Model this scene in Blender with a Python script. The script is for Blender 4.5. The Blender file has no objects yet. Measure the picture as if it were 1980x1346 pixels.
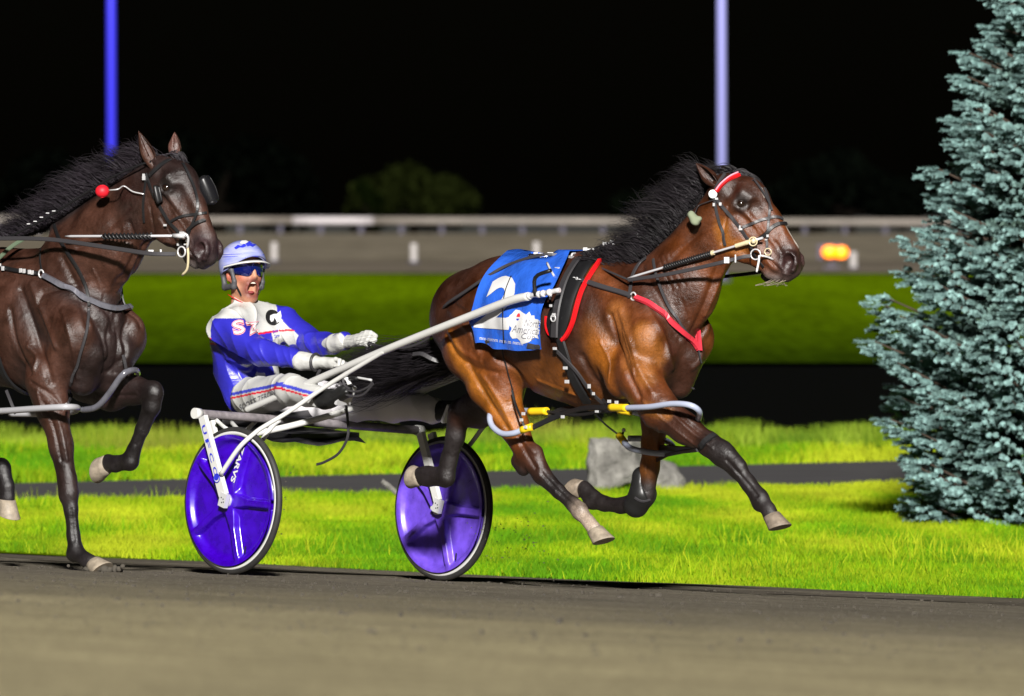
import bpy, math, random
import numpy as np
from mathutils import Vector
from mathutils.bvhtree import BVHTree

random.seed(7); RNG = np.random.default_rng(7)
R = math.radians
sc = bpy.context.scene
C = sc.collection

# ------------------------------------------------------------------ camera, sky, sun, exposure
F = 17775.0; VH = 403.0; CH = 1.8          # focal length in photo pixels, horizon row, camera height
cam_d = bpy.data.cameras.new('camera'); cam = bpy.data.objects.new('camera', cam_d); C.objects.link(cam)
cam_d.sensor_width = 36; cam_d.lens = F / 1980 * 36; cam_d.shift_y = -270 / 1980
cam_d.clip_start = 1; cam_d.clip_end = 4000
cam.location = (0, 0, CH); cam.rotation_euler = (R(90), 0, 0)
cam_d.dof.use_dof = True; cam_d.dof.focus_distance = 44.2; cam_d.dof.aperture_fstop = 6.6
sc.camera = cam
world = bpy.data.worlds.new('World'); sc.world = world; world.use_nodes = True
wn = world.node_tree.nodes; wl = world.node_tree.links
bg = wn['Background']; sky = wn.new('ShaderNodeTexSky'); sky.sky_type = 'NISHITA'; sky.sun_disc = False
SUN_DIR = Vector((-0.02, 0.84, -0.36)).normalized()
sky.sun_elevation = R(14); sky.sun_rotation = R(202)
wl.new(sky.outputs[0], bg.inputs[0]); bg.inputs[1].default_value = 0.00018
sd = bpy.data.lights.new('sun', 'SUN'); sd.energy = 5.0; sd.angle = R(4.0); sd.color = (1, .965, .92)
sun = bpy.data.objects.new('sun', sd); C.objects.link(sun); sun.rotation_euler = SUN_DIR.to_track_quat('-Z', 'Y').to_euler()
sun.location = (0, 0, 30)
vs = sc.view_settings; vs.view_transform = 'Standard'; vs.look = 'None'; vs.gamma = 1; vs.exposure = 0.72

# ------------------------------------------------------------------ helpers: frames and pixels to places
CAM = np.array([0, 0, CH])
def W(u, v, Y): return np.array([(u - 990) * Y / F, Y, CH - (v - VH) * Y / F])
class Frame:
    """vertical median plane of a body: origin on the ground plan, heading turned towards the camera"""
    def __init__(s, O, deg):
        s.O = O; s.c = math.cos(R(deg)); s.s = math.sin(R(deg))
        s.h = np.array([s.c, -s.s, 0]); s.n = np.array([s.s, s.c, 0])
    def P(s, u, v, l=0.0):
        t = (u - 990) / F
        a = (t * (s.O[1] + l * s.c) - s.O[0] - l * s.s) / (s.c + t * s.s)
        Y = s.O[1] - a * s.s + l * s.c
        return np.array([s.O[0] + a * s.c + l * s.s, Y, CH - (v - VH) * Y / F])
    def L(s, p): p = np.asarray(p); return (p[..., 0] - s.O[0]) * s.n[0] + (p[..., 1] - s.O[1]) * s.n[1]
    def A(s, p): p = np.asarray(p); return (p[..., 0] - s.O[0]) * s.h[0] + (p[..., 1] - s.O[1]) * s.h[1]
    def mir(s, p): p = np.asarray(p, float); return p - 2 * s.L(p)[..., None] * s.n if p.ndim > 1 else p - 2 * s.L(p) * s.n
    def at(s, a, l, z): return np.array([s.O[0], s.O[1], 0]) + a * s.h + l * s.n + np.array([0, 0, z])

# ------------------------------------------------------------------ helpers: materials
def mat(name, col=(.5, .5, .5), rough=.6, metal=0., spec=.5, var=0., vscale=8., bump=0., bscale=60., attr=False,
        coat=0., crough=.12, sheen=0., emit=None, estr=0., col2=None, stretch=None, alpha=1., sss=0., rvar=0., bdetail=5, grain=0., gscale=220):
    m = bpy.data.materials.new(name); m.use_nodes = True
    nt = m.node_tree; N = nt.nodes; K = nt.links; b = N['Principled BSDF']
    b.inputs['Base Color'].default_value = (*col, 1); b.inputs['Roughness'].default_value = rough
    b.inputs['Metallic'].default_value = metal; b.inputs['Specular IOR Level'].default_value = spec
    b.inputs['Coat Weight'].default_value = coat; b.inputs['Coat Roughness'].default_value = crough
    b.inputs['Sheen Weight'].default_value = sheen; b.inputs['Alpha'].default_value = alpha
    if sss: b.inputs['Subsurface Weight'].default_value = sss; b.inputs['Subsurface Radius'].default_value = (.02, .008, .004); b.inputs['Subsurface Scale'].default_value = .5
    if emit: b.inputs['Emission Color'].default_value = (*emit, 1); b.inputs['Emission Strength'].default_value = estr
    tc = N.new('ShaderNodeTexCoord'); vec = tc.outputs['Object']
    if stretch:
        mp = N.new('ShaderNodeMapping'); mp.inputs['Rotation'].default_value = (0, 0, stretch[3]); mp.vector_type = 'TEXTURE'
        mp.inputs['Scale'].default_value = stretch[:3]; K.new(vec, mp.inputs[0]); vec = mp.outputs[0]
    src = None
    if attr:
        at = N.new('ShaderNodeAttribute'); at.attribute_name = 'Col'; src = at.outputs['Color']
    if var or col2:
        nz = N.new('ShaderNodeTexNoise'); nz.inputs['Scale'].default_value = vscale; nz.inputs['Detail'].default_value = 6
        nz.inputs['Roughness'].default_value = .62; K.new(vec, nz.inputs['Vector'])
        rp = N.new('ShaderNodeMapRange'); rp.inputs[1].default_value = .32; rp.inputs[2].default_value = .68; K.new(nz.outputs[0], rp.inputs[0])
        mx = N.new('ShaderNodeMix'); mx.data_type = 'RGBA'
        if col2:
            mx.inputs['A'].default_value = (*col, 1); mx.inputs['B'].default_value = (*col2, 1); K.new(rp.outputs[0], mx.inputs['Factor'])
        else:
            mx.blend_type = 'MULTIPLY'; mx.inputs['Factor'].default_value = 1
            rp.inputs[3].default_value = 1 - var; rp.inputs[4].default_value = 1 + var
            if src: K.new(src, mx.inputs['A'])
            else: mx.inputs['A'].default_value = (*col, 1)
            K.new(rp.outputs[0], mx.inputs['B'])
        src = mx.outputs['Result']
        if rvar:
            rr = N.new('ShaderNodeMapRange'); rr.inputs[1].default_value = .3; rr.inputs[2].default_value = .7
            rr.inputs[3].default_value = rough - rvar; rr.inputs[4].default_value = rough + rvar
            K.new(nz.outputs[0], rr.inputs[0]); K.new(rr.outputs[0], b.inputs['Roughness'])
    if grain and src:
        n4 = N.new('ShaderNodeTexNoise'); n4.inputs['Scale'].default_value = gscale; n4.inputs['Detail'].default_value = 3; K.new(vec, n4.inputs['Vector'])
        r4 = N.new('ShaderNodeMapRange'); r4.inputs[1].default_value = .3; r4.inputs[2].default_value = .7; r4.inputs[3].default_value = 1 - grain; r4.inputs[4].default_value = 1 + grain; K.new(n4.outputs[0], r4.inputs[0])
        m4 = N.new('ShaderNodeMix'); m4.data_type = 'RGBA'; m4.blend_type = 'MULTIPLY'; m4.inputs['Factor'].default_value = 1; K.new(src, m4.inputs['A']); K.new(r4.outputs[0], m4.inputs['B']); src = m4.outputs['Result']
    if src: K.new(src, b.inputs['Base Color'])
    if bump:
        n2 = N.new('ShaderNodeTexNoise'); n2.inputs['Scale'].default_value = bscale; n2.inputs['Detail'].default_value = bdetail; n2.inputs['Roughness'].default_value = .5 if bdetail == 5 else .68; K.new(vec, n2.inputs['Vector'])
        bp = N.new('ShaderNodeBump'); bp.inputs['Strength'].default_value = min(1, bump * 50); bp.inputs['Distance'].default_value = bump
        K.new(n2.outputs[0], bp.inputs['Height']); K.new(bp.outputs[0], b.inputs['Normal']); K.new(bp.outputs[0], b.inputs['Coat Normal'])
    return m

# ------------------------------------------------------------------ helpers: objects
ORG = {}
def tagp(o, label=None, cat=None, group=None, kind=None):
    if label: o['label'] = label
    if cat: o['category'] = cat
    if group: o['group'] = group
    if kind: o['kind'] = kind
    return o
def thing(name, label, cat, loc=(0, 0, 0), group=None):
    o = bpy.data.objects.new(name, None); C.objects.link(o); o.location = tuple(float(x) for x in loc); o.empty_display_size = .1
    ORG[o.name] = np.array(loc, float); return tagp(o, label, cat, group)
def mesh_obj(name, verts, faces, m, parent=None, smooth=True, cols=None, loc=None):
    verts = np.asarray(verts, float).reshape(-1, 3)
    if parent is not None: org = ORG[parent.name]
    elif loc is not None: org = np.array(loc, float)
    else: org = np.array([verts[:, 0].mean(), verts[:, 1].mean(), verts[:, 2].min()])
    me = bpy.data.meshes.new(name)
    v = (verts - org).astype(np.float32)
    if isinstance(faces, np.ndarray):
        nf, k = faces.shape
        me.vertices.add(len(v)); me.vertices.foreach_set('co', v.ravel())
        me.loops.add(nf * k); me.loops.foreach_set('vertex_index', faces.astype(np.int32).ravel())
        me.polygons.add(nf); me.polygons.foreach_set('loop_start', np.arange(0, nf * k, k, dtype=np.int32))
        me.polygons.foreach_set('loop_total', np.full(nf, k, dtype=np.int32))
        me.update(calc_edges=True)
    else:
        me.from_pydata(v.tolist(), [], faces); me.update()
    if smooth and not isinstance(faces, np.ndarray): me.polygons.foreach_set('use_smooth', np.array([len(f) <= 4 for f in faces], dtype=bool))
    else: me.polygons.foreach_set('use_smooth', np.full(len(me.polygons), smooth, dtype=bool))
    if cols is not None:
        a = me.attributes.new('Col', 'FLOAT_COLOR', 'POINT'); c4 = np.ones((len(v), 4), np.float32); c4[:, :3] = cols; a.data.foreach_set('color', c4.ravel())
    me.materials.append(m)
    o = bpy.data.objects.new(name, me); C.objects.link(o)
    ORG[o.name] = org
    if parent is not None: o.parent = parent
    else: o.location = tuple(org.tolist())
    return o
def copy_tree(o, delta, parent=None):
    c = o.copy(); C.objects.link(c)
    if parent is None: c.location = Vector(o.location) + Vector(delta)
    else: c.parent = parent
    for ch in [x for x in bpy.data.objects if x.parent == o]: copy_tree(ch, delta, c)
    return c

class MB:
    def __init__(s): s.v = []; s.f = []; s.n = 0
    def add(s, v, f):
        v = np.asarray(v, float).reshape(-1, 3); s.v.append(v); s.f += [tuple(int(i) + s.n for i in q) for q in f]; s.n += len(v)
    def box(s, c, h, ax=None):
        ax = np.eye(3) if ax is None else np.asarray(ax, float); q = []
        for i in (-1, 1):
            for j in (-1, 1):
                for k in (-1, 1): q.append(np.asarray(c) + ax[0] * h[0] * i + ax[1] * h[1] * j + ax[2] * h[2] * k)
        s.add(q, [(0, 1, 3, 2), (4, 6, 7, 5), (0, 4, 5, 1), (2, 3, 7, 6), (0, 2, 6, 4), (1, 5, 7, 3)])
    def tube(s, pts, r, n=10, caps=True, flat=1.0, up=None):
        pts = np.asarray(pts, float); m = len(pts); r = np.broadcast_to(np.asarray(r, float), (m,))
        t = np.gradient(pts, axis=0); t /= np.linalg.norm(t, axis=1)[:, None] + 1e-12
        u = np.array([0, 0, 1.]) if up is None else np.asarray(up, float)
        if abs(t[0] @ u) > .95: u = np.array([0, 1., 0])
        a = np.cross(t[0], u); a /= np.linalg.norm(a); vs_ = []
        for i in range(m):
            a = a - t[i] * (a @ t[i]); a /= np.linalg.norm(a) + 1e-12; b = np.cross(t[i], a)
            for k in range(n):
                w = 2 * math.pi * k / n; vs_.append(pts[i] + a * math.cos(w) * r[i] + b * math.sin(w) * r[i] * flat)
        f = [(i * n + k, i * n + (k + 1) % n, (i + 1) * n + (k + 1) % n, (i + 1) * n + k) for i in range(m - 1) for k in range(n)]
        if caps: f += [tuple(range(n - 1, -1, -1)), tuple((m - 1) * n + k for k in range(n))]
        s.add(vs_, f)
    def ribbon(s, pts, nrm, w, h):
        pts = np.asarray(pts, float); nrm = np.asarray(nrm, float); m = len(pts); w = np.broadcast_to(np.asarray(w, float), (m,))
        t = np.gradient(pts, axis=0); t /= np.linalg.norm(t, axis=1)[:, None] + 1e-12
        sd_ = np.cross(t, nrm); sd_ /= np.linalg.norm(sd_, axis=1)[:, None] + 1e-12; nn = np.cross(sd_, t)
        q = []
        for i in range(m):
            for a, b in ((-1, -.5), (-.8, .5), (.8, .5), (1, -.5)): q.append(pts[i] + sd_[i] * a * w[i] / 2 + nn[i] * b * h)
        f = [(i * 4 + k, i * 4 + (k + 1) % 4, i * 4 + 4 + (k + 1) % 4, i * 4 + 4 + k) for i in range(m - 1) for k in range(4)]
        f += [(3, 2, 1, 0), (m * 4 - 4, m * 4 - 3, m * 4 - 2, m * 4 - 1)]
        s.add(q, f)
    def ring(s, c, ax, R_, r, n=20, k=8):
        ax = np.array(ax, float); ax /= np.linalg.norm(ax); u = np.cross(ax, [0.1, 0.3, 1]); u /= np.linalg.norm(u); w = np.cross(ax, u); q = []
        for i in range(n):
            e = u * math.cos(2 * math.pi * i / n) + w * math.sin(2 * math.pi * i / n)
            for j in range(k):
                g = 2 * math.pi * j / k; q.append(np.asarray(c) + e * (R_ + r * math.cos(g)) + ax * r * math.sin(g))
        s.add(q, [(i * k + j, ((i + 1) % n) * k + j, ((i + 1) % n) * k + (j + 1) % k, i * k + (j + 1) % k) for i in range(n) for j in range(k)])
    def ball(s, c, r, n=10):
        r = np.broadcast_to(np.asarray(r, float), (3,)); q = []; m = n // 2 + 1
        for i in range(1, m):
            for j in range(n):
                a = math.pi * i / m; b = 2 * math.pi * j / n; q.append(np.asarray(c) + r * [math.sin(a) * math.cos(b), math.sin(a) * math.sin(b), math.cos(a)])
        f = [(i * n + j, i * n + (j + 1) % n, (i + 1) * n + (j + 1) % n, (i + 1) * n + j) for i in range(m - 2) for j in range(n)]
        f += [tuple(range(n)), tuple((m - 2) * n + j for j in reversed(range(n)))]
        s.add(q, f)
    def build_each(s, name, m, parent):
        n0 = 0; k = 0
        for v in s.v:
            f = []
            while k < len(s.f) and max(s.f[k]) < n0 + len(v): f.append(tuple(i - n0 for i in s.f[k])); k += 1
            mesh_obj(name, v, f, m, parent, False); n0 += len(v)
    def build(s, name, m, parent=None, smooth=False, loc=None):
        return mesh_obj(name, np.concatenate(s.v), s.f, m, parent, smooth, loc=loc)

def spline(pts, step=.02):
    p = np.asarray(pts, float); n = len(p)
    if n == 2:
        k = max(2, int(np.linalg.norm(p[1][:3] - p[0][:3]) / step) + 1); return p[0] + (p[1] - p[0]) * np.linspace(0, 1, k)[:, None]
    q = np.vstack([2 * p[0] - p[1], p, 2 * p[-1] - p[-2]]); out = []
    for i in range(1, n):
        a, b, c, d = q[i - 1], q[i], q[i + 1], q[i + 2]; k = max(2, int(np.linalg.norm(c - b) / step) + 1)
        for t in np.linspace(0, 1, k, endpoint=False):
            out.append(.5 * (2 * b + (c - a) * t + (2 * a - 5 * b + 4 * c - d) * t * t + (3 * b - a - 3 * c + d) * t ** 3))
    out.append(p[-1]); return np.array(out)

# ------------------------------------------------------------------ helpers: smooth bodies as distance fields
def cap(p1, r1, p2=None, r2=None, sq=(), k=.04, op='+', col=None):
    if p2 is None: p2 = p1
    if r2 is None: r2 = r1
    M = np.eye(3); mx = 1.0
    for n, q in sq:
        n = np.asarray(n, float) / np.linalg.norm(n); M = (np.eye(3) + (1 / q - 1) * np.outer(n, n)) @ M; mx = max(mx, q)
    return dict(p1=np.asarray(p1, float), p2=np.asarray(p2, float), r1=r1, r2=r2, M=M, k=k, op=op, col=col, mx=mx, sq=len(sq) > 0)
def pdist(pr, X, Y, Z):
    M = pr['M']; a = M @ pr['p1']; b = M @ pr['p2'] - a; bb = b @ b
    if pr['sq']:
        qx = M[0, 0] * X + M[0, 1] * Y + M[0, 2] * Z - a[0]; qy = M[1, 0] * X + M[1, 1] * Y + M[1, 2] * Z - a[1]; qz = M[2, 0] * X + M[2, 1] * Y + M[2, 2] * Z - a[2]
    else: qx = X - a[0]; qy = Y - a[1]; qz = Z - a[2]
    if bb < 1e-12: return np.sqrt(qx * qx + qy * qy + qz * qz) - pr['r1']
    h = np.clip((qx * b[0] + qy * b[1] + qz * b[2]) / bb, 0, 1)
    dx = qx - h * b[0]; dy = qy - h * b[1]; dz = qz - h * b[2]
    return np.sqrt(dx * dx + dy * dy + dz * dz) - (pr['r1'] + (pr['r2'] - pr['r1']) * h)
def field_mesh(prims, h, smooth=1, colk=.012):
    R_ = [max(p['r1'], p['r2']) * p['mx'] + p['k'] + 2 * h for p in prims]
    lo = np.min([np.minimum(p['p1'], p['p2']) - r for p, r in zip(prims, R_) if p['op'] == '+'], axis=0)
    hi = np.max([np.maximum(p['p1'], p['p2']) + r for p, r in zip(prims, R_) if p['op'] == '+'], axis=0)
    n = np.ceil((hi - lo) / h).astype(int) + 1
    G = [(lo[i] + h * np.arange(n[i])).astype(np.float32) for i in range(3)]
    A = np.full(n, 1.0, np.float32)
    for p, r in zip(prims, R_):
        i0 = np.maximum(((np.minimum(p['p1'], p['p2']) - r - lo) / h).astype(int), 0); i1 = np.minimum(((np.maximum(p['p1'], p['p2']) + r - lo) / h).astype(int) + 2, n)
        if (i1 <= i0).any(): continue
        S = tuple(slice(a, b) for a, b in zip(i0, i1))
        d = pdist(p, G[0][S[0]][:, None, None], G[1][S[1]][None, :, None], G[2][S[2]][None, None, :]).astype(np.float32)
        a = A[S]; k = p['k']
        if p['op'] == '+':
            t = np.clip(.5 + .5 * (d - a) / k, 0, 1); A[S] = d + (a - d) * t - k * t * (1 - t)
        else:
            d = -d; t = np.clip(.5 - .5 * (d - a) / k, 0, 1); A[S] = d + (a - d) * t + k * t * (1 - t)
    ins = A < 0; cid = []; pos = []; quads = []
    st = np.array([n[1] * n[2], n[2], 1])
    for ax in range(3):
        s0 = [slice(None)] * 3; s1 = [slice(None)] * 3; s0[ax] = slice(0, -1); s1[ax] = slice(1, None)
        I = np.argwhere(ins[tuple(s0)] != ins[tuple(s1)]); 
        b, c = [x for x in range(3) if x != ax]
        I = I[(I[:, b] > 0) & (I[:, c] > 0) & (I[:, b] < n[b] - 1) & (I[:, c] < n[c] - 1)]
        J = I.copy(); J[:, ax] += 1
        f0 = A[I[:, 0], I[:, 1], I[:, 2]]; f1 = A[J[:, 0], J[:, 1], J[:, 2]]
        P = I.astype(float); P[:, ax] += f0 / (f0 - f1)
        base = I @ st; c4 = np.stack([base, base - st[b], base - st[b] - st[c], base - st[c]], 1)
        flip = (f0 < 0) ^ (ax == 1); c4[~flip] = c4[~flip][:, ::-1]
        cid.append(c4.ravel()); pos.append(np.repeat(P, 4, axis=0)); quads.append(c4)
    cid = np.concatenate(cid); pos = np.concatenate(pos); q = np.concatenate(quads)
    u, inv = np.unique(cid, return_inverse=True); cnt = np.bincount(inv)
    V = np.stack([np.bincount(inv, pos[:, i]) / cnt for i in range(3)], 1); q = inv.reshape(-1, 4)
    for _ in range(smooth):
        e = np.concatenate([q[:, [0, 1]], q[:, [1, 2]], q[:, [2, 3]], q[:, [3, 0]]]); m = len(V)
        c2 = np.bincount(e[:, 0], minlength=m) + np.bincount(e[:, 1], minlength=m)
        V2 = np.stack([(np.bincount(e[:, 0], V[e[:, 1], i], m) + np.bincount(e[:, 1], V[e[:, 0], i], m)) / c2 for i in range(3)], 1); V = .4 * V + .6 * V2
    V = V * h + lo
    cp = [p for p in prims if p['col'] is not None]; num = np.zeros((len(V), 3)); den = np.zeros(len(V)) + 1e-9
    for p in cp:
        d = np.abs(pdist(p, V[:, 0], V[:, 1], V[:, 2])) if p['op'] == '-' else np.maximum(pdist(p, V[:, 0], V[:, 1], V[:, 2]), -.02)
        w = np.exp(-np.clip(d / colk, -3, 60)) * (8 if p['op'] == '-' else 1); num += w[:, None] * np.array(p['col']); den += w
    return V, q, num / den[:, None]
def wob(V, scale, seed=1, n=8):
    g = np.random.default_rng(seed); o = np.zeros(len(V))
    for _ in range(n):
        k = g.normal(size=3); k *= scale * g.uniform(.6, 1.7) / np.linalg.norm(k); o += np.sin(V @ k + g.uniform(0, 6.28))
    return o / n
def bvh(V, q): return BVHTree.FromPolygons([tuple(x) for x in V.tolist()], q.tolist())
def shoot(B, u, v, Y=None):
    d = W(u, v, 45.0) - CAM; d /= np.linalg.norm(d)
    p, n, i, t = B.ray_cast(Vector(CAM), Vector(d))
    if p is None:
        q = W(u, v, Y if Y else 44.0); p, n, i, t = B.find_nearest(Vector(q))
        if Y: return q, np.array([0, -1., 0])
    n = np.array(n)
    if n @ d > 0: n = -n
    return np.array(p), n
def lay(B, pix, lift=.006, step=8, Y=None):
    """follow the surface of a body under a line given by its sight lines"""
    pp = spline(np.array([(a[0], a[1], 0) for a in pix], float), step); out = [shoot(B, a[0], a[1], Y) for a in pp]
    P = np.array([o[0] for o in out]); N_ = np.array([o[1] for o in out])
    for _ in range(2):
        if len(P) > 4: P[1:-1] = .5 * P[1:-1] + .25 * (P[:-2] + P[2:]); N_[1:-1] = .5 * N_[1:-1] + .25 * (N_[:-2] + N_[2:])
    N_ /= np.linalg.norm(N_, axis=1)[:, None]
    return P + N_ * lift, N_
def strap(name, B, pix, w, m, parent, lift=.006, h=.005, mirror=None, Y=None, step=8, wrap=None):
    P, N_ = lay(B, pix, lift, step, Y); b = MB()
    if wrap is not None:
        k = wrap.L(P) < -abs(wrap.L(P[-1])) - .02; nm = N_ - 2 * (N_ @ wrap.n)[:, None] * wrap.n; P = np.concatenate([P, wrap.mir(P[k])[::-1]]); N_ = np.concatenate([N_, nm[k][::-1]])
    b.ribbon(P, N_, w, h)
    if mirror is not None:
        nm = N_ - 2 * (N_ @ mirror.n)[:, None] * mirror.n; b2_ = MB(); b2_.ribbon(mirror.mir(P), nm, w, h); b2_.build(name, m, parent)
    return b.build(name, m, parent)
def tubeo(name, pts, r, m, parent=None, n=10, step=.02, smooth=True):
    b = MB(); b.tube(spline(pts, step), r, n); return b.build(name, m, parent, smooth)
def tri_sub(v, f, mx):
    v = [np.array(a, float) for a in v]; f = [tuple(t) for t in f]
    for _ in range(6):
        nf = []; mid = {}; done = True
        def gm(a, b):
            k = (min(a, b), max(a, b))
            if k not in mid: mid[k] = len(v); v.append((v[a] + v[b]) / 2)
            return mid[k]
        big = {(min(a, b), max(a, b)) for t in f for a, b in ((t[0], t[1]), (t[1], t[2]), (t[2], t[0])) if np.linalg.norm(v[a] - v[b]) > mx}
        if not big: break
        for a, b, c in f:
            E = [(min(x, y), max(x, y)) in big for x, y in ((a, b), (b, c), (c, a))]
            if not any(E): nf.append((a, b, c)); continue
            if all(E): x, y, z = gm(a, b), gm(b, c), gm(c, a); nf += [(a, x, z), (x, b, y), (z, y, c), (x, y, z)]; continue
            while not E[0]: a, b, c = b, c, a; E = E[1:] + E[:1]
            if E[1]: x, y = gm(a, b), gm(b, c); nf += [(a, x, c), (x, y, c), (x, b, y)]
            elif E[2]: x, z = gm(a, b), gm(c, a); nf += [(a, x, z), (x, b, c), (x, c, z)]
            else: x = gm(a, b); nf += [(a, x, c), (x, b, c)]
        f = nf
    return np.array(v), f
def text2d(s, offset=.0, shear=0.):
    cu = bpy.data.curves.new('text', 'FONT'); cu.body = s; cu.offset = offset; cu.shear = shear; cu.align_x = 'LEFT'; cu.resolution_u = 3
    o = bpy.data.objects.new('text', cu); C.objects.link(o); dg = bpy.context.evaluated_depsgraph_get(); dg.update()
    me = bpy.data.meshes.new_from_object(o.evaluated_get(dg)); me.calc_loop_triangles()
    v = np.array([x.co[:2] for x in me.vertices]); f = [tuple(t.vertices) for t in me.loop_triangles]
    bpy.data.objects.remove(o); bpy.data.meshes.remove(me); bpy.data.curves.remove(cu)
    v = (v - v.min(0)) / (v.max(0) - v.min(0)); return v, f
def decal(name, v2, f, quad, B, m, parent, lift=.004, mx=.2, Y=None):
    """a printed shape (unit square) laid on a surface; quad = TL, TR, BR, BL"""
    v, f = tri_sub(v2, f, mx); TL, TR, BR, BL = [np.array(q, float) for q in quad]; out = []
    for x, y in v:
        px = (TL * (1 - x) + TR * x) * y + (BL * (1 - x) + BR * x) * (1 - y); p, n = shoot(B, px[0], px[1], Y); out.append(p + n * lift)
    return mesh_obj(name, np.array(out), f, m, parent, False)
def poly2d(pts):
    from mathutils.geometry import tessellate_polygon
    p = np.array(pts, float); t = tessellate_polygon([[Vector((a, b, 0)) for a, b in p]]); return p, [tuple(x) for x in t]
def strands(name, roots, dirs, wind, lens, m, parent, seg=7, w=.0022, curl=.03, droop=.2, seed=3):
    g = np.random.default_rng(seed); n = len(roots); P = np.array(roots, float); D = np.array(dirs, float); lens = np.array(lens)
    D /= np.linalg.norm(D, axis=1)[:, None]; wind = np.asarray(wind, float); pts = [P.copy()]
    ncl = max(3, n // 30); key = P @ np.array([3.1, 2.3, 4.7]); order = np.argsort(key + g.normal(size=n) * .02); cid = np.zeros(n, int); cid[order] = np.arange(n) * ncl // n
    ph = g.uniform(0, 6.28, (ncl, 3))[cid] + g.normal(size=(n, 3)) * .35; fr = g.uniform(3, 7, (ncl, 3))[cid]; D = D * .55 + np.array([D[cid == i].mean(0) + g.normal(size=3) * .16 for i in range(ncl)])[cid] * .45; lens = lens * g.uniform(.6, 1.25, ncl)[cid]
    for i in range(seg):
        t = (i + 1) / seg
        d = D * (1 - t) + wind * t * 1.3 + np.array([0, 0, -droop * t]) + curl * 6 * np.sin(fr * t + ph) * t
        d /= np.linalg.norm(d, axis=1)[:, None]; P = P + d * (lens / seg)[:, None]; pts.append(P.copy())
    pts = np.array(pts); cs = np.bincount(cid, minlength=ncl).astype(float)
    for i in range(1, seg + 1):
        mu = np.stack([np.bincount(cid, pts[i][:, k], ncl) / np.maximum(cs, 1) for k in range(3)], 1); w_ = .42 * i / seg; pts[i] = pts[i] * (1 - w_) + mu[cid] * w_
    side = np.cross(wind + [0.05, .1, .3], [0, 0, 1]); side /= np.linalg.norm(side)
    ang = g.uniform(0, 6.28, n); e1 = side[None] * np.cos(ang)[:, None] + np.array([[0, 0, 1]]) * np.sin(ang)[:, None]
    e2 = np.array([[.66, -.74, 0]]) * np.ones((n, 1)) * 1.0; e2 = np.cross(e1, wind / np.linalg.norm(wind))
    V = []; 
    for i in range(seg + 1):
        ww = w * (1 - (i / seg) ** 2 * .85)
        for k in range(3):
            a = 2.094 * k; V.append(pts[i] + e1 * math.cos(a) * ww + e2 * math.sin(a) * ww)
    V = np.array(V).transpose(1, 0, 2).reshape(-1, 3); m3 = (seg + 1) * 3; Fq = []
    for i in range(seg):
        for k in range(3): Fq.append([i * 3 + k, i * 3 + (k + 1) % 3, i * 3 + 3 + (k + 1) % 3, i * 3 + 3 + k])
    Fq = (np.array(Fq)[None] + (np.arange(n) * m3)[:, None, None]).reshape(-1, 4)
    return mesh_obj(name, V, Fq, m, parent, True)

#=MATERIALS
M_ = {}
M_['bay'] = mat('bay_coat', grain=.35, coat=.22, crough=.30, rough=.46, spec=.5, attr=True, var=.40, vscale=9, bump=.010, bscale=46, rvar=.18, bdetail=10)
M_['brown'] = mat('dark_brown_coat', grain=.4, coat=.2, crough=.32, rough=.48, spec=.45, attr=True, var=.45, vscale=9, bump=.010, bscale=46, rvar=.17, bdetail=10)
M_['hair'] = mat('black_hair', (.019, .016, .019), .45, spec=.45, var=.6, vscale=9)
M_['hair2'] = mat('dark_mane_hair', (.024, .019, .025), .45, spec=.45, var=.6, vscale=9)
M_['hoof'] = mat('hoof', (.20, .16, .12), .6, var=.35, vscale=30, bump=.002, bscale=60)
M_['hoofpale'] = mat('pale_hoof', (.27, .225, .17), .6, var=.3, vscale=30, bump=.002, bscale=60)
M_['eye'] = mat('eye', (.012, .006, .004), .06, spec=.8, coat=1)
M_['eyewhite'] = mat('eye_rim', (.30, .08, .05), .4)
M_['leather'] = mat('black_leather', (.010, .010, .011), .42, spec=.5, bump=.001, bscale=120)
M_['leathergrey'] = mat('worn_leather', (.035, .033, .036), .45, spec=.5, bump=.001, bscale=120)
M_['redtrim'] = mat('red_trim', (.62, .008, .012), .4)
M_['pink'] = mat('red_collar', (.55, .03, .05), .35)
M_['steel'] = mat('steel', (.62, .62, .63), .3, metal=.25, coat=.3)
M_['silver'] = mat('silver_tube', (.50, .50, .52), .3, metal=.2)
M_['brass'] = mat('brass', (.70, .60, .38), .3, metal=.2, coat=.3)
M_['white'] = mat('white_paint', (.55, .55, .53), .32, var=.05, vscale=5, coat=.3)
M_['whiteplastic'] = mat('white_plastic', (.7, .7, .7), .35)
M_['greytube'] = mat('grey_tube_paint', (.20, .18, .19), .35, var=.3, vscale=25)
M_['hobble'] = mat('pale_blue_plastic', (.36, .40, .52), .22, coat=.4)
M_['clearhobble'] = mat('smoky_plastic', (.11, .11, .13), .2, coat=.5, var=.3, vscale=12)
M_['yellow'] = mat('yellow_tape', (.72, .50, .01), .4)
M_['cloth'] = mat('blue_vinyl', (.024, .11, .56), .22, spec=.6, coat=.5, var=.12, vscale=4, bump=.02, bscale=8)
M_['print'] = mat('white_print_glare', (.60, .60, .60), .45)
M_['greyprint'] = mat('grey_print', (.16, .16, .19), .5)
M_['redprint'] = mat('red_print', (.6, .03, .05), .5)
M_['blueprint'] = mat('blue_print', (.02, .03, .5), .5)
M_['pinkprint'] = mat('pink_print', (.75, .35, .45), .5)
M_['blackprint'] = mat('black_print', (.01, .01, .01), .5)
M_['jacket'] = mat('silk_jacket', rough=.33, attr=True, bump=.008, bscale=14, spec=.6, stretch=(1, 1, .35, .4))
M_['trousers'] = mat('white_trousers', rough=.5, attr=True, bump=.008, bscale=16)
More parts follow.
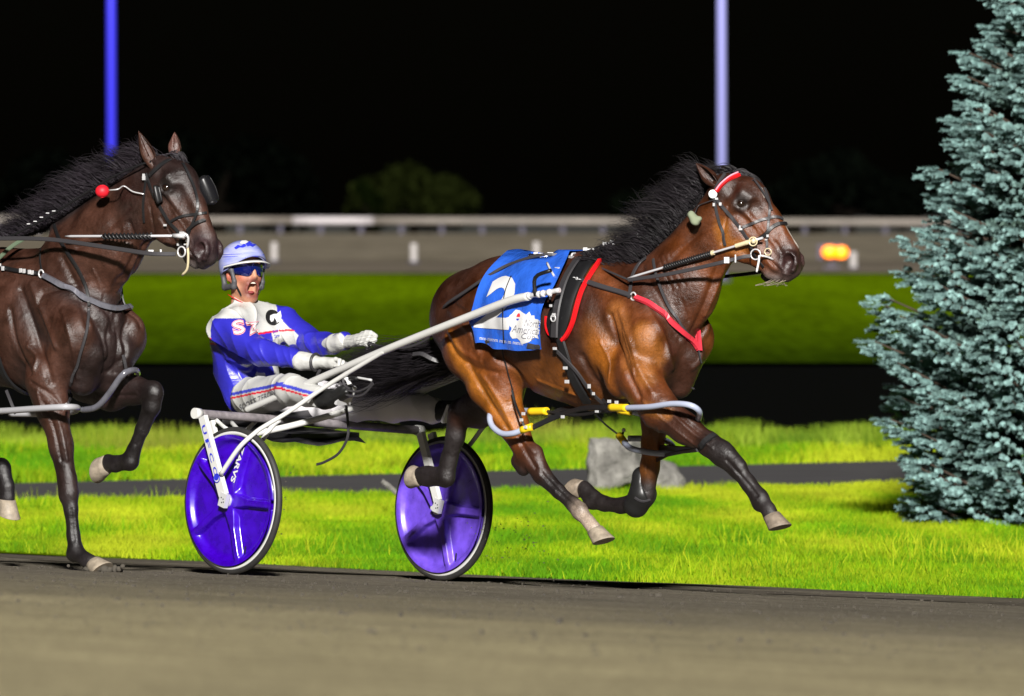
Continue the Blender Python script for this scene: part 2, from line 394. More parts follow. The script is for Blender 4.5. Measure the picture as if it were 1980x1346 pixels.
M_['skin'] = mat('skin', rough=.58, attr=True, var=.06, vscale=40, bump=.0008, bscale=160, sss=.12)
M_['glove'] = mat('white_glove', (.46, .46, .44), .55, bump=.006, bscale=45, var=.08, vscale=30)
M_['boot'] = mat('black_boot', (.012, .012, .012), .4, bump=.002, bscale=60)
M_['helmet'] = mat('helmet_shell', (.44, .45, .62), .3, coat=.6, col2=(.14, .18, .60), vscale=9, stretch=(1.5, 1.5, .35, 0))
M_['helmetdark'] = mat('helmet_pad', (.06, .06, .065), .6)
M_['lens'] = mat('mirror_lens', (.006, .012, .15), .06, metal=.5, coat=1)
M_['teeth'] = mat('teeth', (.75, .70, .60), .3)
M_['tyre'] = mat('tyre_rubber', (.022, .021, .020), .62, var=.3, vscale=20, bump=.001, bscale=80)
M_['disc'] = mat('violet_disc', (.034, .0, .36), .30, coat=.35, var=.25, vscale=14, rvar=.10)
M_['track'] = mat('track', (.165, .148, .104), 1, spec=.1, grain=.5, gscale=70, attr=True, var=.24, vscale=3.5, stretch=(2.5, 1, 1, R(-50)), bump=.035, bscale=14, bdetail=9)
M_['trackdark'] = mat('track_damp_shade', (.065, .056, .045), 1, spec=.1, col2=(.125, .108, .082), vscale=3, bump=.03, bscale=11)
M_['spruce'] = mat('spruce_needles', (.16, .27, .27), .8, spec=.15, attr=True, var=.25, vscale=5)
M_['bark'] = mat('bark', (.06, .04, .028), .9, bump=.01, bscale=30)

# ------------------------------------------------------------------ ground levels
SB = Frame((-.844, 45.0), 48)                    # sulky and leading horse
HB = Frame((-1.893, 43.58), 48)                  # trailing horse
def track_z(x, y): return .028 - .049 * (.743 * (x + 1.37) + .669 * (y - 44.53))
INF = -.20
#=GROUND
def sheet(name, pts, m, z=None, kind='structure', sub=1):
    v = [(x, y, (z if z is not None else track_z(x, y))) for x, y in pts]
    return tagp(mesh_obj(name, v, [tuple(range(len(v)))], m, None, False), kind=kind)
def vY(v): return (CH - INF) * F / (v - VH)
TH, TN = SB.h[:2], SB.n[:2]
p0 = np.array([-1.37, 44.53])
def tp(a, l): q = p0 + TH * a + TN * l; return (float(q[0]), float(q[1]))
EDGE = 4.83                                      # lateral distance of the track edge from the near wheel
ea = np.array([-2.98, 53.5]); eb = np.array([2.60, 46.6]); ed = (eb - ea) / np.linalg.norm(eb - ea)
el = np.array([-ed[1], ed[0]]); el = el if el @ TN > 0 else -el
def ep(a, l): q = ea + ed * a + el * l; return (float(q[0]), float(q[1]))
M_['grassnear'] = mat('meadow_soil', (.05, .10, .001), 1, spec=0, col2=(.12, .19, .003), vscale=2.2, stretch=(.7, 2.2, 1, 0))
M_['grassblade'] = mat('grass_blades', rough=.8, spec=.12, attr=True, var=.35, vscale=1.3)
M_['lawn'] = mat('infield_lawn', (.050, .100, .0008), 1, spec=0, col2=(.108, .170, .001), vscale=.14, stretch=(.35, 9, 1, 0), grain=.3, gscale=2)
M_['rough'] = mat('lawn_dim', (.030, .060, .001), 1, spec=0, col2=(.072, .115, .001), vscale=.16, stretch=(.35, 7, 1, 0), grain=.3, gscale=2)  # dimmer lawn green, light falloff put into the colour
M_['lawndim'] = mat('lawn_dimmest', (.010, .022, .001), 1, spec=0, col2=(.034, .060, .001), vscale=.25, stretch=(.4, 5, 1, 0))  # dimmest lawn green by the pond, light falloff put into the colour
M_['path'] = mat('asphalt_path', (.030, .028, .030), .9, col2=(.045, .042, .045), vscale=2, bump=.01, bscale=30)
M_['fartrack'] = mat('far_track', (.130, .112, .082), 1, spec=0, col2=(.17, .148, .112), vscale=.12, stretch=(2.5, 30, 1, 0), grain=.2, gscale=1.5)
M_['fartrackdark'] = mat('far_track_damp', (.105, .090, .070), 1, spec=0, col2=(.15, .128, .10), vscale=.15, stretch=(8, 12, 1, 0), grain=.2, gscale=1.5)
M_['water'] = mat('pond_water', (.0032, .0034, .0030), .6, spec=.01, bump=.02, bscale=9)
sheet('ground', [(-900, -200), (900, -200), (900, 3000), (-900, 3000)], M_['lawn'], -1.6)
# the racing track, banked, as one grid so that clods and ruts can be real
ga = np.linspace(-46, 60, 200); gl = np.concatenate([np.linspace(-34, -1.2, 110), np.linspace(-1.1, 0, 46)])
gv = []; gx = []
for l in gl:
    for a in ga: gx.append(ep(a, l))
gx = np.array(gx); V3 = np.column_stack([gx, gx[:, 0] * 0])
edge_fall = 0
V3[:, 2] = track_z(gx[:, 0], gx[:, 1])
na, nl = len(ga), len(gl)
q = np.array([[i * na + j, i * na + j + 1, (i + 1) * na + j + 1, (i + 1) * na + j] for i in range(nl - 1) for j in range(na - 1)])
V3[:, 2] += .006 * wob(V3 * [1, 1, 0], 9, 5) + .012 * wob(V3 * [1, 1, 0], 2.2, 6)
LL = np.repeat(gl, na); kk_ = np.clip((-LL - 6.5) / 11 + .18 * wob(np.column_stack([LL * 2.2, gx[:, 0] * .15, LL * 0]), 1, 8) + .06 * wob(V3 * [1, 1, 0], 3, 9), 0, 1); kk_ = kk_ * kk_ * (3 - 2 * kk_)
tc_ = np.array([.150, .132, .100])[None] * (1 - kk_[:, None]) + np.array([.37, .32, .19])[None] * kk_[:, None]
tagp(mesh_obj('racetrack', V3, q, M_['track'], None, True, cols=tc_), kind='structure')
# damp strip beside the edge, with shadow painted into its dark colour
def strip(name, l0, l1, m, dz, n=160, rag=.16):
    g = np.random.default_rng(4); v = []; A_ = np.linspace(-30, 40, n * 4)
    for i, a in enumerate(A_):
        for l in (l0 + rag * (math.sin(a * 3.1) + math.sin(a * 7.3 + 1) + g.normal() * .5), l1):
            x, y = ep(a, l); v.append((x, y, track_z(x, y) + dz))
    v = np.array(v); v[:, 2] += .012 * wob(v * [1, 1, 0], 2.2, 6)
    return tagp(mesh_obj(name, v, [(2 * i, 2 * i + 2, 2 * i + 3, 2 * i + 1) for i in range(len(A_) - 1)], m, None, True), kind='structure')
strip('track_margin', -2.3, .02, M_['trackdark'], .003)
# infield: near meadow bounded by the track edge
a0, a1 = ep(-30, .0), ep(60, .0)
def gp(u, v): y = vY(v); return np.array([(u - 990) * y / F, y])
pa, pb = gp(0, 971), gp(1980, 932); pc, pd = gp(0, 937), gp(1980, 886)
def yl(a, b, x): return a[1] + (b[1] - a[1]) * (x - a[0]) / (b[0] - a[0])
PE = 862                                          # pond edge row
sheet('meadow', [ep(-8, -.05), ep(60, -.05), (60, yl(pa, pb, 60)), (-8, yl(pa, pb, -8))], M_['grassnear'], INF)
sheet('path', [(-10, yl(pa, pb, -10) - .1), (60, yl(pa, pb, 60) - .1), (60, yl(pc, pd, 60) + .1), (-10, yl(pc, pd, -10) + .1)], M_['path'], INF + .004)
sheet('bank', [(-10, yl(pc, pd, -10)), (20, yl(pc, pd, 20)), (20, vY(PE)), (-10, vY(PE))], M_['grassnear'], INF)
sheet('pond', [(-300, vY(818)), (300, vY(815)), (300, vY(698)), (-300, vY(698))], M_['water'], INF - .05)
def band(name, v0, v1, m, dz, rag, seed):
    xs = np.linspace(-120, 120, 500); g = np.random.default_rng(seed); w3 = np.column_stack([xs, xs * 0, xs * 0]); y0 = vY(v0) + rag * (wob(w3, .5, seed) + .6 * wob(w3, 2.2, seed + 1)); vv = []
    for x, y in zip(xs, y0): vv += [(x, y, INF + dz), (x, vY(v1), INF + dz)]
    return tagp(mesh_obj(name, vv, [(2 * i, 2 * i + 2, 2 * i + 3, 2 * i + 1) for i in range(len(xs) - 1)], m, None, False), kind='structure')
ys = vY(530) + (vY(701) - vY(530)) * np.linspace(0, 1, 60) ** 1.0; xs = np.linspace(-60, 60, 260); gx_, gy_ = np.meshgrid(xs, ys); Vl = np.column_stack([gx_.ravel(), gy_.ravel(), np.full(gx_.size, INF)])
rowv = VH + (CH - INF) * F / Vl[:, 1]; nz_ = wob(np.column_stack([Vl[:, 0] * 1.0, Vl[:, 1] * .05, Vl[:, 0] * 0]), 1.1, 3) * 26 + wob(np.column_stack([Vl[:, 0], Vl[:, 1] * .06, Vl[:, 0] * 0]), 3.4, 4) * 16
kl = np.clip((rowv + nz_ - 560) / 150, 0, 1)[:, None]; c0, c1, c2 = np.array([.088, .148, .001]), np.array([.050, .088, .001]), np.array([.014, .028, .001])      # far to pond side: falling lamp light painted as darker greens
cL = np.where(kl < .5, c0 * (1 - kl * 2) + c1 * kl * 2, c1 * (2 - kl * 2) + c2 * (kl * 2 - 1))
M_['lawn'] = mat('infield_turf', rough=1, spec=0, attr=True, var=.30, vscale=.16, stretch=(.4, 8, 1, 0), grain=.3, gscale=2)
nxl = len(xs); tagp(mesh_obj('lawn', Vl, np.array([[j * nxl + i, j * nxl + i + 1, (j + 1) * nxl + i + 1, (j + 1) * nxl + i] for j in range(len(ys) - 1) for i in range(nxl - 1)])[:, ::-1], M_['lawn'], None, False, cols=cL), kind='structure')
sheet('far_track_margin', [(-400, vY(529)), (400, vY(529)), (400, vY(505)), (-400, vY(505))], M_['fartrackdark'], INF + .02)
sheet('far_track', [(-600, vY(506)), (600, vY(506)), (600, vY(452)), (-600, vY(452))], M_['fartrack'], INF + .03)
sheet('outfield', [(-900, vY(452.5)), (900, vY(452.5)), (900, 2500), (-900, 2500)], mat('dark_ground', (.004, .006, .003), .95), INF - .3)

#=GRASS
def blades(name, xy, h, m, w=.012, seed=1, lean=.35, cols=((.060, .17, .0005), (.145, .24, .0008), (.25, .30, .008))):
    g = np.random.default_rng(seed); n = len(xy); z = np.full(n, INF)
    ang = g.uniform(0, 6.28, n); hh = h * g.uniform(.5, 1.3, n) * (1 + .8 * wob(np.column_stack([xy[:, 0] * 1.4, xy[:, 1] * .5, xy[:, 0] * 0]), 4.5, seed + 4)); lx = g.normal(size=n) * lean * hh; ly = g.normal(size=n) * lean * hh
    dx = np.cos(ang) * w / 2; dy = np.sin(ang) * w / 2 * .4
    b0 = np.stack([xy[:, 0] - dx, xy[:, 1] - dy, z], 1); b1 = np.stack([xy[:, 0] + dx, xy[:, 1] + dy, z], 1)
    m0 = np.stack([xy[:, 0] - dx * .7 + lx * .4, xy[:, 1] - dy + ly * .4, z + hh * .55], 1); m1 = m0 + np.stack([dx * 1.4, dy * 1.4, z * 0], 1)
    t = np.stack([xy[:, 0] + lx, xy[:, 1] + ly, z + hh], 1); t2 = t + np.stack([dx * .25, dy * .25, z * 0], 1)
    V = np.stack([b0, b1, m0, m1, t, t2], 1).reshape(-1, 3)
    f = (np.array([[0, 1, 3, 2], [2, 3, 5, 4]])[None] + (np.arange(n) * 6)[:, None, None]).reshape(-1, 4)
    cc = np.array(cols); x3 = np.column_stack([xy[:, 0] * 1.7, xy[:, 1] * .45, xy[:, 0] * 0]); k = np.clip(.48 + 1.0 * wob(x3, 3.5, seed + 9) + .8 * wob(x3, 1.3, seed + 19) + g.normal(size=n) * .2, 0, .999); k[g.random(n) < .015] = .99
    kk = k * (len(cc) - 1); i = kk.astype(int); fr = (kk - i)[:, None]; cl = cc[i] * (1 - fr) + cc[np.minimum(i + 1, len(cc) - 1)] * fr
    o = mesh_obj(name, V, f, m, None, False, cols=np.repeat(cl, 6, axis=0)); return tagp(o, kind='stuff')
def scatter(n, y0, y1, seed, umin=-700, umax=2500, cond=None):
    n = int(n * 1.3)
    g = np.random.default_rng(seed); y = g.uniform(y0, y1, n); x = (g.uniform(umin, umax, n) - 990) / F * y
    p = np.column_stack([x, y])
    if cond is not None: p = p[cond(p)]
    return p
inside = lambda p: ((p - ea) @ el) > .03
tagp(blades('grass', scatter(330000, 46.3, pb[1] + .3, 11, cond=lambda p: inside(p) & (p[:, 1] < yl(pa, pb, p[:, 0]) - .03)), .040, M_['grassblade'], .0075, 11), 'short bright green grass of the meadow beside the track', 'grass')
pt = scatter(16000, 46.5, pb[1] + .3, 12, cond=lambda p: inside(p) & (p[:, 1] < yl(pa, pb, p[:, 0]) + .1)); k = wob(np.column_stack([pt, pt[:, 0] * 0]), 1.3, 77) > .18
tagp(blades('tall_grass', pt[k], .10, M_['grassblade'], .009, 12, .35), 'taller yellow green tufts in the meadow beside the track', 'grass')
tagp(blades('bank_grass', scatter(70000, pc[1] - .2, vY(PE + 2), 13, cond=lambda p: p[:, 1] > yl(pc, pd, p[:, 0])), .085, M_['grassblade'], .014, 13), 'bright grass on the strip between path and pond', 'grass')
pr_ = scatter(26000, vY(PE + 22), vY(PE - 2), 15); kr = wob(np.column_stack([pr_[:, 0] * 1.0, pr_[:, 1] * .2, pr_[:, 0] * 0]), 3.2, 31) > .22
tagp(blades('wispy_grass', pr_[kr], .19, M_['grassblade'], .007, 15, .16, cols=((.05, .10, .002), (.12, .18, .004), (.16, .18, .02))), 'wispy seed stems rising in clumps against the dark pond', 'grass')
tagp(blades('reed_grass', scatter(9000, vY(PE + 14), vY(PE - 3), 14), .19, M_['grassblade'], .010, 14, .22, cols=((.05, .10, .004), (.13, .20, .01), (.16, .22, .02))), 'tall thin grass standing along the pond edge', 'grass')

#=BOULDERS
M_['stone'] = mat('boulder_stone', (.10, .095, .085), .95, col2=(.32, .31, .28), vscale=6, bump=.08, bscale=7, bdetail=9)
def boulder(name, prims, label, h=.022, seed=5, flat=None):
    V, q, _ = field_mesh(prims, h, 2); n_ = wob(V, 7, seed) * .03 + wob(V, 18, seed + 1) * .022 + np.abs(wob(V, 30, seed + 2)) * .05 - np.abs(wob(V, 14, seed + 7)) * .05 + wob(V, 80, seed + 4) * .006
    if flat:
        for n3, k3 in flat: n3 = np.array(n3, float); n3 /= np.linalg.norm(n3); dd = (V - V.mean(0)) @ n3; k4 = np.quantile(dd, k3); V = V - n3 * (np.maximum(dd - k4, 0) * .85)[:, None]
    c = V.mean(0); d = V - c; d /= np.linalg.norm(d, axis=1)[:, None]; V = V + d * n_[:, None]
    return tagp(mesh_obj(name, V, q, M_['stone'], None, True), label, 'rock')
g3 = 64.5
def wr(u, v, r, k=.05, Y=g3, dy=0, **kw): return cap(W(u, v, Y + dy), r * Y / F, k=k, **kw)
boulder('boulder', [cap(W(1150, 868, g3), .115, W(1200, 866, g3), .12, k=.04), cap(W(1152, 915, g3), .14, W(1205, 905, g3 + .2), .15, k=.08), cap(W(1215, 900, g3 + .1), .15, W(1222, 870, g3 + .2), .08, k=.06)],
        'pale grey squared boulder on the meadow behind the galloping bay horse', seed=5, flat=[((0, 0, 1), .86), ((-1, -.2, 0), .80), ((-.2, -1, .1), .7), ((1, -.2, .3), .9)])
boulder('boulder', [cap(W(1255, 925, g3 + .6), .13, W(1300, 940, g3 + .6), .08, k=.08), cap(W(1240, 905, g3 + .6), .12, k=.08), cap(W(1285, 912, g3 + .7), .09, k=.05)],
        'darker low boulder leaning against the right side of the pale squared boulder', seed=25)
t_ = tubeo('dead_stick', [W(738, 930, 60), W(752, 940, 60), W(768, 955, 60)], .018, M_['stone'], None, 6)
tagp(t_, 'short pale dead stick in grass left of the far wheel', 'stick')

#=RAIL
M_['rail'] = mat('rail_paint', (.155, .135, .115), .6, var=.2, vscale=.3)
M_['marker'] = mat('marker_paint', (.34, .32, .31), .7)
M_['raillight'] = mat('rail_light_spot', (.40, .37, .38), .5)  # light spot on the rail, painted as a paler stretch
M_['railpost'] = mat('rail_post', (.05, .045, .07), .7)
YR = vY(453)
rl = thing('track_rail', 'long pale horizontal outer rail on short posts across the far track', 'rail', W(990, 453, YR))
def wx(u, Y): return (u - 990) * Y / F
def railseg(u0, u1, m):
    b = MB(); pts = [W(u, 428 + (u - 990) * .003, YR) for u in (u0, (u0 + u1) / 2, u1)]
    b.tube(spline(pts, 5), .30, 8); return b.build('rail_beam', m, rl, True)
railseg(-700, 566, M_['rail']); railseg(566.5, 722, M_['raillight']); railseg(722.5, 2700, M_['rail'])
for u in range(-160, 2200, 78):
    b = MB(); p = W(u, 445, YR); b.box(p + [0, .2, .0], (.17, .12, .75)); b.build('post', M_['railpost'], rl)
for u, v, Y, h, lab in ((530, 498, 305, .5, 'small white track marker just right of the driver helmet'), (800, 500, 305, .5, 'small white track marker above the white shaft in open track'),
                        (1037, 497, 305, .5, 'small white track marker peeking over the blue saddle cloth'), 
                        (1650, 512, 300, .42, 'small white track marker just right of the glowing orange light')):
    b = MB(); p = W(u, v, Y); b.tube(spline([p - [0, 0, .12], p + [0, 0, h * .6], p + [0, 0, h * .85], p + [0, 0, h]], .05), .12, 10)
    p = np.array(p); t = thing('track_marker', lab, 'marker', p - [0, 0, .12], 'white markers along the inside of the far track')
    b.build('marker_post', M_['marker'], t, True); b2 = MB(); b2.tube([p - [0, 0, .16], p - [0, 0, .08]], .2, 10); b2.build('marker_foot', M_['railpost'], t)
# amber light
bt = thing('warning_light', 'glowing orange double lamp on a low stand beside the far track', 'lamp', W(1614, 517, 290))
M_['amber'] = mat('amber_glow', (.8, .2, 0), .4, emit=(1, .20, .0), estr=2.0)
b = MB(); b.ball(W(1604, 487, 290), (.24, .12, .20), 14); b.build('lamp_lens', M_['amber'], bt, True)
b = MB(); b.ball(W(1626, 488, 290), (.23, .12, .20), 14); b.build('lamp_lens', M_['amber'], bt, True)
b = MB(); b.box(W(1605, 487, 290.25), (.40, .1, .24)); b.box(W(1608, 504, 290.25), (.05, .05, .25)); b.box(W(1608, 517, 290.25), (.25, .2, .04)); b.build('lamp_housing', M_['railpost'], bt)
# poles
for u, col, lab, Y in ((216, (.035, .03, .70), 'deep blue floodlight mast rising behind the dark horse mane', 250), (1396, (.27, .27, .62), 'lavender grey floodlight mast rising behind the bay horse head', 250)):
    base = W(u, 540, Y); base[2] = INF
    t = thing('floodlight_mast', lab, 'mast', base, 'floodlight masts in the infield')
    pm = mat('mast_colour', col, .55)  # each mast gets one flat colour of its own
    b = MB(); b.tube([base, base + [-.02, 0, 9], base + [-.02, 0, 24]], [.135, .125, .10], 16); b.build('pole', pm, t, True)
    b = MB(); b.tube([base, base + [0, 0, .12]], .26, 16); b.build('base_plate', M_['railpost'], t)
    b = MB(); b.box(base + [0, 0, 24.1], (1.4, .08, .08)); b.build('crossbar', M_['railpost'], t)
    for i in range(4):
        b = MB(); b.box(base + [-1.2 + .8 * i, -.2, 24.4], (.28, .15, .2)); b.build('lamp_head', M_['railpost'], t)

#=TREES
M_['nightbark'] = mat('night_bark', (.003, .0025, .002), 1, spec=0)
M_['farleaf'] = mat('night_foliage', rough=1, spec=0, attr=True)  # darkness beyond the lamps' reach is put into leaf and bark colours
def leaf_tree(name, u, v0, wpx, hpx, Y, col, label, n=9000, seed=1, lobes=9, leaf=.28):
    g = np.random.default_rng(seed); s = Y / F; c = W(u, v0, Y); c[2] = INF - .3; t = thing(name, label, 'tree', c)
    w, h = wpx * s / 2, hpx * s; L_ = []
    for i in range(lobes):
        a = g.uniform(-1, 1); L_.append((np.array([a * w * .72, g.uniform(-.5, .5) * w, h * g.uniform(.25, .78) * (1 - .35 * abs(a))]), w * g.uniform(.26, .42)))
    P = []
    for o, r in L_:
        k = n // lobes; d = g.normal(size=(k, 3)); d /= np.linalg.norm(d, axis=1)[:, None]; P.append(o + d * (r * g.uniform(.45, 1.12, k) ** .6)[:, None] * [1, 1, .8])
    P = np.concatenate(P) + c; P = P[P[:, 2] > c[2] + .2]; m = len(P)
    e = g.normal(size=(m, 2, 3)); e /= np.linalg.norm(e, axis=2)[:, :, None]; e *= leaf * g.uniform(.5, 1.3, (m, 1, 1))
    V = np.stack([P + e[:, 0], P + e[:, 1], P - e[:, 0], P - e[:, 1] * .6], 1).reshape(-1, 3); q = np.arange(m * 4).reshape(-1, 4)
    cl = np.array(col)[None] * g.uniform(.4, 1.7, (m, 1)); mesh_obj('crown', V, q, M_['farleaf'], t, False, cols=np.repeat(cl, 4, axis=0))
    b = MB(); b.tube([c, c + [0, 0, h * .3], c + [w * .1, 0, h * .6]], [w * .09, w * .06, w * .02], 8)
    for i in range(5): o = L_[i][0]; b.tube([c + [0, 0, h * .25], c + o * .6, c + o], [w * .04, w * .025, w * .01], 6)
    b.build('trunk', M_['nightbark'], t); return t
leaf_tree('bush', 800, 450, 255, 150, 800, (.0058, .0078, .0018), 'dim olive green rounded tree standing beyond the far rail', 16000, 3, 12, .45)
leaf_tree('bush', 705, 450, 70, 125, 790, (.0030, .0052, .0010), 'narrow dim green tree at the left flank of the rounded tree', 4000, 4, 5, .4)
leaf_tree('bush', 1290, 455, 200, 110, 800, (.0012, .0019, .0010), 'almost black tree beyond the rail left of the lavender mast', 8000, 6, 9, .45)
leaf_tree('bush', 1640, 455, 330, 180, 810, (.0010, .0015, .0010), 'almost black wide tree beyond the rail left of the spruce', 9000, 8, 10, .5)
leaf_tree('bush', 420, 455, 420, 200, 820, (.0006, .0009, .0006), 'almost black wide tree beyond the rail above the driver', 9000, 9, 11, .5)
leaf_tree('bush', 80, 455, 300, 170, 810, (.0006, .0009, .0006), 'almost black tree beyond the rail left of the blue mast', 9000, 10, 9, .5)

#=SPRUCE
def spruce():
    Y = 58.0; base = W(2075, 990, Y); base[2] = INF; g = np.random.default_rng(21)
    t = thing('blue_spruce', 'large silvery blue spruce with dense layered branches at the right edge', 'tree', base)
    H = 5.1; b = MB(); b.tube([base, base + [0, 0, 2.5], base + [0, 0, H]], [.13, .08, .015], 10); b.build('trunk', M_['bark'], t)
    prof = lambda z: .90 * float(np.interp(z, [0, .24, .7, 1.16, 1.55, 1.94, 2.27, 2.72, 3.1, 4.0, H], [1.15, 1.30, 1.30, 1.40, 1.17, .97, .93, .78, .62, .30, .02]))
    tips = []; dirs = []; lens = []; br = MB()
    z = .10
    while z < H - .1:
        nb = 14
        for i in range(nb):
            a = 2 * math.pi * (i + g.uniform(-.4, .4)) / nb + z * 7
            if math.sin(a) > .55: continue
            Lb = prof(z) * g.uniform(.82, 1.05); d = np.array([math.cos(a), math.sin(a), 0]); o = base + [0, 0, z + g.uniform(-.05, .05)]
            sag = g.uniform(.05, .16)
            pth = lambda s_: o + d * Lb * s_ + np.array([0, 0, -sag * Lb * math.sin(s_ * 2.4) + .16 * Lb * s_ ** 3])
            br.tube([pth(s_) for s_ in (0, .33, .66, 1)], [.022, .015, .010, .004], 4, False)
            perp = np.array([-d[1], d[0], 0]); nt = int(9 + Lb * 25)
            for j in range(nt):
                s_ = 1 - (j / nt) ** 1.2 * .72; q = pth(s_); sd_ = 1 if j % 2 else -1
                ww = (1.12 - s_) * .55 * Lb
                k = max(1, int(ww / .10))
                for e in range(k):
                    f = (e + g.uniform(.2, .9)) / k
                    pos_ = q + perp * sd_ * ww * f * .9 + d * ww * f * .35 + [0, 0, -.05 * f + g.normal() * .022]
                    tips.append(pos_); v = perp * sd_ * g.uniform(.25, .8) + d * g.uniform(.5, 1.1) + [0, 0, g.uniform(-.12, .38)]
                    dirs.append(v / np.linalg.norm(v)); lens.append(g.uniform(.055, .11))
            tips.append(pth(1.0)); dirs.append(d); lens.append(.12)
        z += .115 + .04 * z / H
    br.build('branch', M_['bark'], t)
    T = np.array(tips); D = np.array(dirs); Ln = np.array(lens); n = len(T)
    nn = 84; tt = g.uniform(-.1, 1, (n, nn)); r = g.normal(size=(n, nn, 3)); r -= D[:, None] * (r * D[:, None]).sum(2)[:, :, None]; r /= np.linalg.norm(r, axis=2)[:, :, None]
    p = T[:, None] + D[:, None] * (tt * Ln[:, None])[:, :, None]; nd = r * .8 + D[:, None] * .55 + np.array([0, 0, .18]); nd /= np.linalg.norm(nd, axis=2)[:, :, None]
    ln = .023 * g.uniform(.75, 1.15, (n, nn))[:, :, None]; sd_ = np.cross(nd, D[:, None] * np.ones_like(nd)); sd_ /= np.linalg.norm(sd_, axis=2)[:, :, None] + 1e-9
    wd = .0050
    V = np.stack([p - sd_ * wd, p + sd_ * wd, p + nd * ln + sd_ * wd * .35, p + nd * ln - sd_ * wd * .35], 2).reshape(-1, 3)
    q = np.arange(len(V)).reshape(-1, 4)
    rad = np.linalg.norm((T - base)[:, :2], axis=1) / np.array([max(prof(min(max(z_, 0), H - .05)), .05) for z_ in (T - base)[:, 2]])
    rad_k = np.clip((rad - .35) / .5, 0, 1)[:, None]       # inner twigs darker and less blue
    cl = (np.array([.035, .06, .028]) * (1 - rad_k) + np.array([.215, .35, .335]) * rad_k) * g.uniform(.75, 1.2, (n, 1))
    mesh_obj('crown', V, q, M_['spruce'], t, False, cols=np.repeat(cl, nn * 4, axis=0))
spruce()

# ------------------------------------------------------------------ horses
px = .00253
def side(fr, prims_fn):
    """build prims for the near side and mirror them to the far side"""
    out = []
    for s in (0, 1): out += prims_fn((lambda u, v, l: fr.P(u, v, -l)) if s == 0 else (lambda u, v, l: fr.mir(fr.P(u, v, -l))))
    return out
def hoof(name, c, d, toe, parent, m, r0=.042, r1=.062, L=.075, lean=.30):
    """c coronet centre, d axis towards the sole, toe direction"""
    d = np.array(d, float); d /= np.linalg.norm(d); toe = np.array(toe, float); toe -= d * (toe @ d); toe /= np.linalg.norm(toe); s = np.cross(d, toe)
    v = []; n = 20; rows = [(-.008, .93), (0, 1.02), (.3, 1.1), (.65, 1.22), (.97, 1.36), (1.0, 1.33)]
    for t, k in rows:
        for i in range(n):
            a = 2 * math.pi * i / n; f = math.cos(a); r = r0 * k * (1 + .10 * f); ln = L * t * (1 + .16 * f) if t > 0 else L * t
            v.append(c + toe * r * f + s * r * .92 * math.sin(a) + toe * (lean * L * t) + d * ln)
    f = [(i * n + k, i * n + (k + 1) % n, (i + 1) * n + (k + 1) % n, (i + 1) * n + k) for i in range(len(rows) - 1) for k in range(n)]
    f += [tuple(range(n - 1, -1, -1)), tuple((len(rows) - 1) * n + k for k in range(n))]
    return mesh_obj(name, v, f, m, parent, True)
def eye(c, fr, parent, r=.024, sgn=-1):
    b = MB(); b.ball(c, r, 16); e = b.build('eye', M_['eye'], parent, True); return e

def leg(fr, pts, col, k=.02, sq=.82):
    """pts: (u, v, lateral, radius m); tapered and joined"""
    o = []; Q = [(fr.P(u, v, l), r) for u, v, l, r in pts]
    for (a, ra), (b, rb) in zip(Q[:-1], Q[1:]): o.append(cap(a, ra, b, rb, sq=[(fr.n, sq)], k=k, col=None))
    for i, p in enumerate(o): p['col'] = col[min(i, len(col) - 1)]
    return o

# ---- leading bay
NB = Frame(tuple(SB.P(1235, 600, 0)[:2]), 36)
H1 = Frame(tuple(NB.P(1400, 390, 0)[:2]), 20)
BAY = (.105, .027, .0045); BAYD = (.034, .010, .0042); BAYL = (.29, .088, .006); BLK = (.011, .008, .008); MUZ = (.05, .032, .028); GREY = (.10, .085, .08)  # dark back and orange muscles: light and shade put into the coat
P, N_, Hh = SB.P, NB.P, H1.P
S = [(SB.n, .86)]
T1 = [
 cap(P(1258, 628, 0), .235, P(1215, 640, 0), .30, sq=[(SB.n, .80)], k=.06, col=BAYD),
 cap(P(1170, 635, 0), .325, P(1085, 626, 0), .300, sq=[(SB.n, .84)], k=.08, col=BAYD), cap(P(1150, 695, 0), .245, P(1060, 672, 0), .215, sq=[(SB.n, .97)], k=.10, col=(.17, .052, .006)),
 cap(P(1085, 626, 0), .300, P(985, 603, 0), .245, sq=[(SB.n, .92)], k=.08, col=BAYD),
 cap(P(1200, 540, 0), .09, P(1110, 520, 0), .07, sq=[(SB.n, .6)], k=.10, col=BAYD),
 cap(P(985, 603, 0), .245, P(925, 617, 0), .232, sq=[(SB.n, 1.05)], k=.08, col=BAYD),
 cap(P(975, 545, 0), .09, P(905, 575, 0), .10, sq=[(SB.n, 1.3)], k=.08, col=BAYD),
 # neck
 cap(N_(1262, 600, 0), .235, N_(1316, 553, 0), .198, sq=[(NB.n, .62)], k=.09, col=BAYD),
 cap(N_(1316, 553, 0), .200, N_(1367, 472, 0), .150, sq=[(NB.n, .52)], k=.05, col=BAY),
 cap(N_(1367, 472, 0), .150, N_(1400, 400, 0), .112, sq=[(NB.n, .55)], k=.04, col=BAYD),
 cap(P(1262, 640, 0), .20, P(1270, 700, 0), .15, sq=[(SB.n, .8)], k=.06, col=BAYD),
 cap(N_(1372, 400, 0), .03, N_(1262, 510, 0), .035, k=.05, col=BLK),
]
